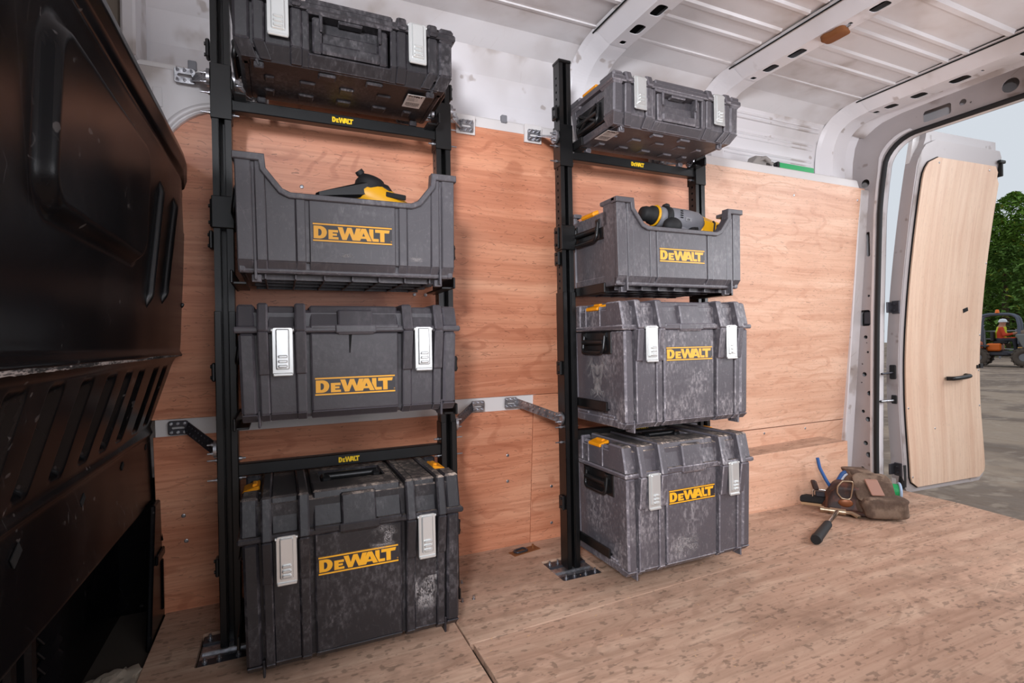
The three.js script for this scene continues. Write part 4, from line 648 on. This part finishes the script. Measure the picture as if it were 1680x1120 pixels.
// ------------------------------------------------------------------ tools in the totes and loose items
{
  // grinder in the left tote
  const t = thing('angle_grinder', 'yellow and black angle grinder lying in the left tote, side handle up', 'power tool', [0.243, 1.192, 0.30]);
  const body = lathe([[0, -0.15], [0.03, -0.148], [0.034, -0.1], [0.034, -0.02], [0.043, 0.03], [0.046, 0.08], [0.04, 0.11], [0.03, 0.125], [0, 0.127]], 28); body.rotateZ(Math.PI / 2 - 0.42); body.translate(0.075, 0.005, 0);
  part('motor_housing', [body], M.yellow, t);
  const head = lathe([[0, -0.05], [0.03, -0.05], [0.04, -0.03], [0.042, 0.01], [0.034, 0.03], [0, 0.034]], 24); head.rotateZ(-0.3); head.translate(-0.005, 0.062, 0.0);
  part('gear_head', [head, warp(cb(-0.03, 0.06, 0.045, 0.082, -0.03, 0.03, 0.014), (v) => { v.y -= (v.x - 0.02) * 0.35; })], M.rubber, t);
  part('side_grip', [rod([-0.006, 0.07, 0.0], [-0.028, 0.100, 0.006], 0.009, 0.010), rod([-0.028, 0.100, 0.006], [-0.035, 0.109, 0.008], 0.012, 0.011)], M.rubber, t);
  part('guard', [warp(cb(-0.15, 0.0, 0.0, 0.05, -0.03, 0.04, 0.008), (v) => { const q = clamp(-v.x / 0.15); v.y = v.y * (1 - 0.75 * q) + 0.03 - 0.012 * q; })], M.black, t);
  part('vent_panel', [place(cb(-0.028, 0.028, -0.008, 0.008, -0.003, 0.003, 0.002), [0.062, 0.038, 0.041], -0.3, 0, -0.12)], M.rubber, t); part('vent_panel', [place(cb(-0.02, 0.02, -0.006, 0.006, -0.003, 0.003, 0.002), [0.125, 0.012, 0.04], -0.2, 0, -0.4)], M.rubber, t);
  // hammer drill in the right tote
  const h = thing('hammer_drill', 'grey and yellow rotary hammer drill lying in the right tote, chuck to the left', 'power tool', [1.238, 1.262, 0.30], -0.05);
  const ax = (g) => { g.rotateZ(-Math.PI / 2 - 0.12); return g; };
  part('chuck', [ax(lathe([[0, -0.045], [0.022, -0.044], [0.027, -0.03], [0.027, -0.012], [0.033, -0.006], [0.034, 0.006], [0.03, 0.018], [0, 0.02]], 24))], M.rubber, h);
  part('collar_ring', [ax(lathe([[0.026, 0.008], [0.037, 0.008], [0.039, 0.012], [0.037, 0.017], [0.026, 0.017]], 24))], M.yellow, h);
  part('gear_housing', [ax(lathe([[0, 0.018], [0.036, 0.018], [0.037, 0.04], [0.034, 0.055], [0.042, 0.08], [0.047, 0.14], [0.046, 0.19], [0.034, 0.215], [0, 0.216]], 28)), place(cb(0.07, 0.19, -0.06, 0.03, -0.034, 0.034, 0.016), [0, -0.01, 0], 0, 0, -0.12)], M.grey, h);
  part('clamp_band', [ax(lathe([[0.03, 0.045], [0.042, 0.045], [0.044, 0.055], [0.042, 0.068], [0.03, 0.068]], 24)), place(cb(0.048, 0.07, 0.03, 0.052, -0.014, 0.014, 0.005), [0, 0, 0], 0, 0, -0.12)], M.rubber, h);
  part('side_grip', [sm(new THREE.SphereGeometry(0.034, 20, 14).scale(1.1, 0.9, 0.8).translate(0.055, -0.045, 0.045))], M.rubber, h);
  part('motor_housing', [place(warp(cb(0.185, 0.33, -0.06, 0.032, -0.036, 0.036, 0.018), (v) => { v.y -= Math.max(0, v.x - 0.25) * 0.2; }), [0, 0, 0], 0, 0, -0.12)], M.yellow, h);
  part('band', [place(cb(0.245, 0.266, -0.066, 0.036, -0.039, 0.039, 0.016), [0, -0.005, 0], 0, 0, -0.16)], M.rubber, h); part('switch', [place(cb(0.13, 0.15, 0.03, 0.045, -0.01, 0.01, 0.004), [0, 0, 0], 0, 0, -0.12)], M.rubber, h);
  part('mode_dial', [rod([0.152, -0.062, 0.03], [0.152, -0.062, 0.05], 0.021, 0.018, 20), rod([0.16, -0.05, 0.05], [0.16, -0.05, 0.052], 0.006)], M.rubber, h);
  for (let i = 0; i < 4; i++) part('vent_slot', [place(cb(-0.006, 0.006, -0.0016, 0.0016, -0.001, 0.002, 0.0008), [0.098, 0.012 - i * 0.008, 0.0455], 0, 0, -0.12)], M.dark, h);
  decal('model_mark', 0.026, 0.013, M.xr, h, [0.128, -0.018, 0.0465], 0.0, 0, -0.12);
}
{
  // canvas pouch with its belt bits
  const t = thing('tool_pouch', 'worn tan canvas tool pouch with a leather tab on the floor near the door', 'pouch', [2.43, 0, 0.30], -0.62); t.scale.set(0.95, 1.12, 1);
  const soft = (g, a, k, s) => warp(g, (v) => { const n = vnoise(v.x * k + 20, v.y * k + 20, 64, 64, s) + vnoise(v.z * k + 20, v.y * k * 1.7 + 20, 64, 64, s + 3) - 1; v.x += n * a; v.z += n * a; });
  const blob = (w, h, d, rx = 0.35) => { const g = new THREE.SphereGeometry(1, 40, 30); warp(g, (v) => { const p = 0.42, f = (q) => Math.sign(q) * Math.pow(Math.abs(q), p); v.set(f(v.x) * w, f(v.y) * h, f(v.z) * d); }); g.computeVertexNormals(); return sm(g); };
  const re = (g) => { g.computeVertexNormals(); return g; };
  part('bag', [re(soft(warp(blob(0.105, 0.075, 0.10).translate(0.02, 0.085, 0.0), (v) => { const q = clamp(v.y / 0.16); v.x = v.x * (1.15 - 0.42 * q) - q * 0.03; v.z = v.z * (1.1 - 0.5 * q) - 0.035 * q; v.y = Math.max(v.y, 0.002); }), 0.012, 26, 5))], M.canvas, t);
  part('front_pocket', [re(soft(warp(blob(0.098, 0.042, 0.035).translate(0.035, 0.05, 0.093), (v) => { v.z -= Math.max(0, v.y - 0.05) * 0.5; v.y = Math.max(v.y, 0.002); }), 0.010, 30, 8))], M.canvas, t, 0.3);
  part('flap', [re(soft(warp(blob(0.084, 0.048, 0.012).translate(0.005, 0.118, 0.078), (v) => { v.z -= (v.y - 0.09) * 0.75; }), 0.006, 30, 9))], M.canvas, t, 0.6);
  part('leather_tab', [warp(cb(-0.02, 0.035, 0.095, 0.15, 0.088, 0.096, 0.003), (v) => { v.z -= (v.y - 0.10) * 0.75; v.x += (v.y - 0.1) * -0.25; })], M.leather, t);
  part('back_flap', [re(soft(blob(0.05, 0.016, 0.045).translate(-0.02, 0.158, -0.03), 0.016, 24, 12))], M.canvas, t, 0.8);
  const s = t.children.find((c) => c.name === 'leather_tab'); s.material = std({ color: 0x9c7260, roughness: 0.6 }); s.userData.label = 'reddish brown leather tab';
  // D ring on the pouch
  part('d_ring', [tube([[-0.150, 0.12, 0.07], [-0.13, 0.142, 0.072], [-0.092, 0.142, 0.076], [-0.088, 0.13, 0.076], [-0.097, 0.078, 0.074], [-0.11, 0.07, 0.072], [-0.135, 0.074, 0.07], [-0.152, 0.095, 0.07]], 0.0034, 60, 8, true)], M.brass, t);
  const ho = thing('tape_holster', 'dark brown leather holster with a copper disc, leaning against the tan pouch', 'holster', [2.345, 0, 0.24], -0.9);
  const bl = (g) => { g.computeVertexNormals(); return g; };
  part('shell', [bl(soft(warp(blob(0.078, 0.07, 0.062).translate(0, 0.075, 0), (v) => { v.x *= 1.12 - v.y * 2.2; v.z *= 1.12 - v.y * 1.8; v.x += v.y * 0.2; v.y = Math.max(v.y, 0.002); }), 0.012, 24, 15))], M.leather, ho);
  part('copper_disc', [sm(new THREE.SphereGeometry(0.026, 20, 12).scale(1.1, 0.72, 0.3).translate(0.012, 0.062, 0.068))], std({ color: 0x8a5434, metalness: 0.4, roughness: 0.4 }), ho);
  part('strap', [cb(0.0, 0.09, 0.012, 0.03, 0.055, 0.08, 0.004), warp(cb(-0.11, -0.085, 0.09, 0.135, -0.01, 0.012, 0.006), (v) => { v.x -= (v.y - 0.09) * 0.3; })], M.leather, ho);
  // hammer
  const hm = thing('claw_hammer', 'claw hammer with a grey rubber grip lying on the floor in front of the holster', 'hammer', [0, 0, 0]);
  const A = V(2.235, 0.036, 0.298), B = V(1.885, 0.021, 0.445), dir = B.clone().sub(A).normalize(), at = (q) => A.clone().addScaledVector(dir, q).toArray(), len = A.distanceTo(B);
  part('shaft', [rod(at(0), at(0.19), 0.0095, 0.0085)], M.chrome, hm);
  part('grip', [rod(at(0.17), at(0.185), 0.0115, 0.0165), rod(at(0.185), at(len - 0.02), 0.0165, 0.0185), rod(at(len - 0.02), at(len), 0.0205, 0.0185, 18)], M.rubber, hm);
  const side = V(0.55, 0, 0.835), fw = dir.clone(); const q = (a, b, u = 0) => A.clone().addScaledVector(side, a).addScaledVector(dir, b).add(V(0, u, 0)).toArray();
  part('head', [rod(q(-0.03, 0), q(0.03, 0), 0.013, 0.013), rod(q(-0.052, 0), q(-0.03, 0), 0.010, 0.010), rod(q(-0.066, 0), q(-0.052, 0), 0.0145, 0.0145), tube([q(0.02, -0.004), q(0.05, 0.0, 0.002), q(0.085, 0.016, -0.006)], 0.006, 16, 8), tube([q(0.02, 0.006), q(0.05, 0.010, 0.002), q(0.08, 0.028, -0.006)], 0.006, 16, 8)], M.brass, hm);
  // pliers, standing up behind
  const pl = thing('pliers', 'pliers with blue and white handles sticking up behind the holster', 'pliers', [2.345, 0.085, 0.19], -0.75);
  part('handle', [tube([[0.01, 0.0, 0], [-0.018, 0.05, 0], [-0.042, 0.105, -0.004], [-0.05, 0.15, -0.006]], 0.0075, 24, 8)], M.blue, pl);
  part('handle', [tube([[0.0, 0.0, 0.006], [0.026, 0.04, 0.006], [0.05, 0.085, 0.006], [0.085, 0.10, 0.006]], 0.0105, 24, 8)], M.blue, pl);
  part('handle_inlay', [tube([[0.012, 0.008, 0.013], [0.034, 0.04, 0.0145], [0.058, 0.08, 0.0145], [0.085, 0.094, 0.0145]], 0.006, 20, 8)], std({ color: 0xd6dde6, roughness: 0.4 }), pl);
  part('joint', [rod([0.004, -0.01, -0.006], [0.004, -0.01, 0.014], 0.014, 0.014, 16), warp(cb(-0.01, 0.02, -0.08, -0.005, -0.002, 0.008, 0.003), () => {})], M.chrome, pl);
  // black flat box with a metal clip
  const bb = thing('folding_saw', 'long black tool handle with a bright wire clip on the floor beside the holster', 'tool', [2.36, 0, 0.165], -0.95);
  part('handle', [cb(-0.13, 0.11, 0.012, 0.046, -0.022, 0.022, 0.008)], M.rubber, bb);
  part('wire_clip', [tube([[-0.06, 0.046, 0.015], [-0.06, 0.072, 0.013], [-0.045, 0.08, 0.012], [0.07, 0.078, 0.012], [0.08, 0.07, 0.012]], 0.004, 40, 8)], M.chrome, bb);
  part('blade_case', [cb(-0.05, 0.09, 0.044, 0.07, -0.018, 0.01, 0.004)], M.darkSteel, bb);
  part('foot', [cb(-0.12, 0.10, 0.0, 0.014, -0.016, 0.016, 0.002)], M.tan, bb);
  // green reel / spray can lying behind the pouch
  const gr = thing('green_reel', 'green reel with pale blue rims lying on the floor behind the right of the pouch', 'reel', [2.73, 0.045, 0.235], -0.85);
  part('barrel', [rod([-0.14, 0, 0], [0.03, 0.0, 0], 0.034, 0.034, 24)], M.green, gr);
  part('rim', [sm(new THREE.TorusGeometry(0.037, 0.006, 10, 28).rotateY(Math.PI / 2).translate(0.032, 0, 0))], M.paleBlue, gr);
  part('rim', [sm(new THREE.TorusGeometry(0.036, 0.005, 10, 28).rotateY(Math.PI / 2).translate(-0.02, 0, 0))], M.paleBlue, gr);
  part('end_face', [rod([0.029, 0, 0], [0.033, 0, 0], 0.034, 0.034, 24)], M.paleBlue, gr);
  const gl = thing('green_tube', 'thin green plastic tube lying inside the D ring between holster and pouch', 'tube', [2.37, 0.03, 0.29], 0.0);
  part('tube', [rod([-0.03, 0.075, 0.0], [0.02, 0.02, 0.02], 0.008, 0.008, 12)], M.green, gl);
  part('cap', [rod([-0.036, 0.082, -0.0024], [-0.03, 0.075, 0.0], 0.009, 0.009, 12)], M.darkSteel, gl);
  // things on the ledge above the lining, at the right
  const br = thing('level', 'green spirit level lying on the white ledge above the pale plywood', 'level', [2.33, 1.63, 0.03]);
  part('bar', [cb(-0.10, 0.15, 0.002, 0.03, -0.012, 0.012, 0.003)], M.green, br); part('end_cap', [cb(-0.112, -0.098, 0.0, 0.032, -0.014, 0.014, 0.003)], M.rubber, br);
  const gv = thing('work_glove', 'crumpled grey work glove on the white ledge, left of the green level', 'glove', [2.10, 1.63, 0.02]);
  const hand = [re(soft(blob(0.045, 0.022, 0.03).translate(0, 0.02, 0), 0.012, 40, 31))]; for (let i = 0; i < 4; i++) hand.push(tube([[0.02, 0.022, -0.02 + i * 0.013], [0.055, 0.034 - i * 0.004, -0.024 + i * 0.015], [0.08, 0.012, -0.028 + i * 0.017]], 0.008, 14, 8)); hand.push(tube([[-0.01, 0.02, 0.02], [0.01, 0.03, 0.04], [0.035, 0.012, 0.046]], 0.009, 12, 8));
  part('palm', hand, std({ color: 0x8f8a86, roughness: 0.9 }), gv); part('cuff', [tube([[0.085, 0.01, -0.01], [0.10, 0.03, 0.0], [0.115, 0.015, 0.012]], 0.006, 12, 8)], M.rubber, gv);
  // rusty wad stuck to the second roof bow
  const ru = thing('rusty_block', 'rusty brown block stuck on the second roof bow', 'block', [1.873, 1.915, 0.56], 0.05);
  part('wad', [re(soft(blob(0.024, 0.014, 0.045), 0.008, 50, 41))], M.rust, ru); part('wire', [rod([0, 0.004, 0.04], [0.004, 0.01, 0.058], 0.006)], M.zinc, ru);
  // wood shavings and grit on the floor
  const chipG = new THREE.BoxGeometry(0.006, 0.0012, 0.0022), chips = new THREE.InstancedMesh(chipG, M.tan, 260), mm = new THREE.Matrix4();
  for (let i = 0; i < 260; i++) { mm.compose(V(rr(-0.3, 2.85), 0.0008, rr(0.0, 1.3)), new THREE.Quaternion().setFromEuler(new THREE.Euler(0, rr(0, 6), 0)), V(rr(0.4, 1.6), 1, rr(0.5, 1.5))); chips.setMatrixAt(i, mm); }
  chips.name = 'wood_shavings'; chips.userData = { label: 'small pale wood shavings scattered over the plywood floor', category: 'shavings', kind: 'stuff' }; scene.add(chips);
}

// ------------------------------------------------------------------ outside, behind the van
{
  const GY = -0.56;
  const gg = new THREE.PlaneGeometry(120, 120, 120, 120).rotateX(-Math.PI / 2).translate(30, GY, 0); warp(gg, (v) => { v.y += 0.10 * (fbm(v.x / 60 + 2, v.z / 60 + 2, 30, 30, 3, 7) - 0.5); }); gg.computeVertexNormals();
  struct('ground', [sm(gg)], M.mud);
  const leafMat = std({ map: T.leaf, roughness: 0.9 });
  const leafG = (() => { const g = new THREE.BufferGeometry(); const s = 0.5; g.setAttribute('position', new THREE.Float32BufferAttribute([-s, 0, 0, 0, 0.1, -s * 0.45, s, 0, 0, -s, 0, 0, s, 0, 0, 0, 0.1, s * 0.45], 3)); g.setAttribute('uv', new THREE.Float32BufferAttribute([0, 0, 0.5, 0, 1, 0, 0, 0, 1, 0, 0.5, 1], 2)); g.computeVertexNormals(); return g; })();
  const tree = (label, [x, z], h, r, n, tone) => {
    const t = thing('tree', label, 'tree', [x, GY, z]);
    part('trunk', [rod([0, -0.2, 0], [0, h * 0.8, 0], 0.25, 0.08)], std({ color: 0x4a3a2c, roughness: 0.95 }), t);
    const m = new THREE.InstancedMesh(leafG, leafMat, n), mat = new THREE.Matrix4(), col = new THREE.Color();
    for (let i = 0; i < n; i++) {
      const v = Math.pow(rnd(), 0.8), y = 0.4 + v * (h - 0.4), env = r * Math.pow(Math.max(0.02, 1 - Math.pow(v, 2.2)), 0.6) * (0.75 + 0.5 * vnoise(v * 9 + x, x * 3 + 50, 64, 64, 5)), a = rnd() * 6.283, q = env * Math.sqrt(0.35 + 0.65 * rnd()) * (0.72 + 0.45 * vnoise(a * 2.2 + 10, v * 11 + 5, 64, 64, 9));
      mat.compose(V(Math.cos(a) * q, y - q * 0.12, Math.sin(a) * q), new THREE.Quaternion().setFromEuler(new THREE.Euler(rr(-0.7, 0.7), rr(0, 6.28), rr(-0.7, 0.7))), V(1, 1, 1).multiplyScalar(rr(0.2, 0.48)));
      m.setMatrixAt(i, mat); const k = rr(0.7, 1.25); m.setColorAt(i, rnd() < 0.03 ? col.setRGB(1.4 * k, 0.9 * k, 0.5 * k) : col.setRGB(tone[0] * k, tone[1] * k, tone[2] * k));
    }
    m.name = 'foliage'; m.userData = { kind: 'stuff' }; m.castShadow = m.receiveShadow = true; t.add(m);
  };
  globalThis.OUT = null;
  // along the sight line through the open rear doorway
  const along = (px, d) => { const a = Math.atan((px - 840) / F_PX) + YAW, q = d / Math.cos(a - YAW); return [Math.sin(a) * q, 1.81 - Math.cos(a) * q]; };
  tree('dense green tree behind the dumper, nearest to the open door', along(1625, 34), 9.2, 3.0, 6000, [0.9, 1.0, 0.8]);
  tree('tall dark green tree at the right edge of the picture', along(1668, 33), 10.2, 3.2, 7000, [0.8, 0.95, 0.7]);
  tree('dark tree low behind the dumper driver', along(1650, 30), 6.4, 2.8, 5200, [0.5, 0.62, 0.5]);
  tree('dark tree hidden mostly by the plywood door', along(1590, 36), 7.0, 3.0, 4000, [0.6, 0.75, 0.6]);
  tree('broad green tree just outside the right edge', along(1712, 34), 10.0, 3.4, 5000, [0.85, 1.0, 0.75]);
  tree('dark backing tree far behind the dumper', along(1640, 42), 8.5, 4.2, 7000, [0.4, 0.5, 0.38]);
  tree('dark backing tree beyond the right edge', along(1700, 42), 10.5, 4.2, 7000, [0.42, 0.52, 0.38]);
  // fence
  const [fx, fz] = along(1640, 27), fe = thing('site_fence', 'grey site fence of posts and rails behind the dumper', 'fence', [fx, GY, fz], 0.7);
  for (let i = 0; i < 7; i++) part('post', [rod([-6 + i * 2, -0.1, 0], [-6 + i * 2, 1.5, 0], 0.04, 0.04, 8)], M.grey, fe);
  for (const y of [0.5, 1.0, 1.42]) part('rail', [rod([-6, y, 0.05], [6, y, 0.05], 0.03, 0.03, 8)], M.grey, fe);
  // site dumper with its driver
  const [dx, dz] = along(1661, 20.5), du = thing('site_dumper', 'small orange and grey site dumper with a roll bar on the muddy ground', 'dumper', [dx, GY, dz], Math.PI / 2 - (Math.atan((1650 - 840) / F_PX) + YAW) - Math.PI / 2 - 0.1);
  const wheel = (x, z) => { const w = part('wheel', [sm(new THREE.TorusGeometry(0.25, 0.13, 12, 28).scale(1, 1, 1.25).translate(x, 0.38, z)), ...Array.from({ length: 16 }, (_, i) => place(cb(-0.03, 0.03, 0.33, 0.395, -0.15, 0.15, 0.01), [x, 0.38, z], 0, 0, i / 16 * 6.283))], std({ color: 0x5a5048, roughness: 0.95 }), du); part('hub', [rod([x, 0.38, z - 0.1], [x, 0.38, z + 0.1], 0.15, 0.15, 16)], M.grey, w); };
  for (const z of [-0.6, 0.6]) { wheel(-0.98, z); wheel(0.38, z); }
  part('chassis', [cb(-1.5, 0.5, 0.42, 0.62, -0.4, 0.4, 0.05), cb(0.2, 1.0, 0.4, 0.56, -0.35, 0.35, 0.04)], M.darkSteel, du);
  part('engine_cover', [cb(-1.5, -0.92, 0.6, 1.0, -0.45, 0.45, 0.06)], std({ color: 0xe06a14, roughness: 0.5 }), du); part('fuel_tank', [cb(-0.72, -0.28, 0.62, 0.92, -0.55, 0.5, 0.05)], std({ color: 0xe06a14, roughness: 0.5 }), du);
  part('mudguard', [cb(-1.4, -0.62, 0.80, 0.86, 0.42, 0.78, 0.02)], M.darkSteel, du); part('mudguard', [cb(-1.4, -0.62, 0.80, 0.86, -0.78, -0.42, 0.02)], M.darkSteel, du);
  part('foot_plate', [cb(-0.1, 0.42, 0.5, 0.56, -0.6, 0.6, 0.02), cb(0.2, 0.45, 0.55, 0.95, -0.45, 0.45, 0.03)], M.darkSteel, du);
  part('number_panel', [cb(0.2, 0.46, 0.66, 0.78, 0.6, 0.63, 0.01)], std({ color: 0xd9a25a, roughness: 0.6 }), du);
  part('roll_bar', [tube([[-0.94, 0.8, 0.48], [-0.94, 1.75, 0.48], [-0.88, 2.0, 0.46], [-0.62, 2.08, 0.45], [-0.02, 2.06, 0.45], [0.17, 1.92, 0.46], [0.23, 1.6, 0.48], [0.23, 0.9, 0.48]], 0.05, 60, 10), tube([[-0.94, 0.8, -0.48], [-0.94, 1.75, -0.48], [-0.88, 2.0, -0.46], [-0.62, 2.08, -0.45], [-0.02, 2.06, -0.45], [0.17, 1.92, -0.46], [0.23, 1.6, -0.48], [0.23, 0.9, -0.48]], 0.05, 60, 10)], std({ color: 0x5c6270, roughness: 0.5 }), du);
  part('beacon', [lathe([[0, 0.14], [0.05, 0.13], [0.07, 0.02], [0.07, 0]], 16).translate(-0.38, 2.12, 0.45)], std({ color: 0xff7a18, roughness: 0.3 }), du);
  part('skip', [warp(cb(0.42, 1.75, 0.62, 1.28, -0.7, 0.7, 0.04), (v) => { if (v.y < 0.9) v.x = 1.05 + (v.x - 1.05) * 0.62; v.x -= 0.28; })], std({ color: 0x7c7c7a, roughness: 0.85 }), du);
  part('rubble', [warp(new THREE.IcosahedronGeometry(0.6, 3).scale(1, 0.4, 1), (v) => { v.multiplyScalar(0.85 + 0.4 * vnoise(v.x * 5 + 9, v.z * 5 + 9, 64, 64, 4)); v.x += 0.77; v.y += 1.25; })], M.mud, du);
  part('seat', [cb(-0.55, -0.1, 0.9, 1.0, -0.25, 0.25, 0.03), cb(-0.62, -0.5, 1.0, 1.4, -0.25, 0.25, 0.03)], M.black, du);
  part('steering_wheel', [sm(new THREE.TorusGeometry(0.17, 0.018, 8, 24).rotateX(Math.PI / 2).rotateZ(0.5).translate(0.2, 1.3, 0)), rod([0.22, 0.9, 0], [0.2, 1.3, 0], 0.025)], M.black, du);
  // driver: one continuous figure from capsules joined smoothly
  const pe = thing('person', 'seated driver in an orange top, yellow vest and white helmet, hands on the wheel', 'person', [dx, GY, dz], du.rotation.y);
  const J = [[[-0.35, 1.08, 0], [-0.33, 1.3, 0], 0.16, 0.165], [[-0.33, 1.3, 0], [-0.31, 1.5, 0], 0.165, 0.15], [[-0.31, 1.52, 0.0], [-0.29, 1.62, 0], 0.065, 0.06], [[-0.28, 1.70, 0], [-0.26, 1.76, 0], 0.095, 0.1]];
  for (const s of [-1, 1]) J.push([[-0.31, 1.5, s * 0.17], [-0.2, 1.25, s * 0.24], 0.07, 0.052], [[-0.2, 1.25, s * 0.24], [0.06, 1.30, s * 0.17], 0.05, 0.036], [[0.06, 1.30, s * 0.17], [0.15, 1.33, s * 0.15], 0.036, 0.03], [[-0.35, 1.04, s * 0.1], [0.06, 1.08, s * 0.14], 0.1, 0.075], [[0.06, 1.08, s * 0.14], [0.1, 0.68, s * 0.14], 0.07, 0.05], [[0.1, 0.62, s * 0.14], [0.22, 0.60, s * 0.15], 0.045, 0.04]);
  const cell = 0.03, C0 = [-0.1, 1.2, 0], half = 0.78, N = Math.round(2 * half / cell), mc = new MarchingCubes(N, new THREE.MeshStandardMaterial(), false, false, 60000);
  const cap = (p, [a, b, r0, r1]) => { const ab = [b[0] - a[0], b[1] - a[1], b[2] - a[2]], ap = [p[0] - a[0], p[1] - a[1], p[2] - a[2]], l = ab[0] ** 2 + ab[1] ** 2 + ab[2] ** 2, t = clamp((ap[0] * ab[0] + ap[1] * ab[1] + ap[2] * ab[2]) / l); return Math.hypot(ap[0] - ab[0] * t, ap[1] - ab[1] * t, ap[2] - ab[2] * t) - lerp(r0, r1, t); };
  for (let k = 0; k < N; k++) for (let j = 0; j < N; j++) for (let i = 0; i < N; i++) { const p = [C0[0] + (i / (N / 2) - 1) * half, C0[1] + (j / (N / 2) - 1) * half, C0[2] + (k / (N / 2) - 1) * half]; let s = 0; for (const q of J) s += Math.exp(-cap(p, q) * 45); mc.field[i + j * N + k * N * N] = Math.log(s + 1e-30) / 45; }
  mc.isolation = 0; mc.update();
  const cnt = mc.count, pg = new THREE.BufferGeometry(), pp = new Float32Array(cnt * 3), cc = new Float32Array(cnt * 3);
  for (let i = 0; i < cnt; i++) { for (let c = 0; c < 3; c++) pp[i * 3 + c] = mc.positionArray[i * 3 + c] * half + C0[c]; const [x, y, z] = [pp[i * 3], pp[i * 3 + 1], pp[i * 3 + 2]]; const c = new THREE.Color(y > 1.57 ? 0xc08a70 : x > 0.05 && y > 1.2 ? 0xc08a70 : y < 1.12 ? 0x3c3c44 : Math.abs(z) > 0.13 ? 0xd04a2a : 0xd8d838); cc.set([c.r, c.g, c.b], i * 3); }
  pg.setAttribute('position', new THREE.BufferAttribute(pp, 3)); pg.setAttribute('color', new THREE.BufferAttribute(cc, 3)); pg.computeVertexNormals();
  part('body', [pg], std({ vertexColors: true, roughness: 0.85 }), pe);
  part('helmet', [lathe([[0.14, 0.0], [0.135, 0.02], [0.125, 0.07], [0.09, 0.12], [0, 0.14]], 20).translate(-0.27, 1.76, 0), cb(-0.16, -0.1, 1.755, 1.77, -0.09, 0.09, 0.005)], std({ color: 0xe8ecf2, roughness: 0.4 }), pe);
}
scene.traverse((o) => { if (o.isMesh) { o.castShadow = true; o.receiveShadow = true; } });
renderer.render(scene, camera);
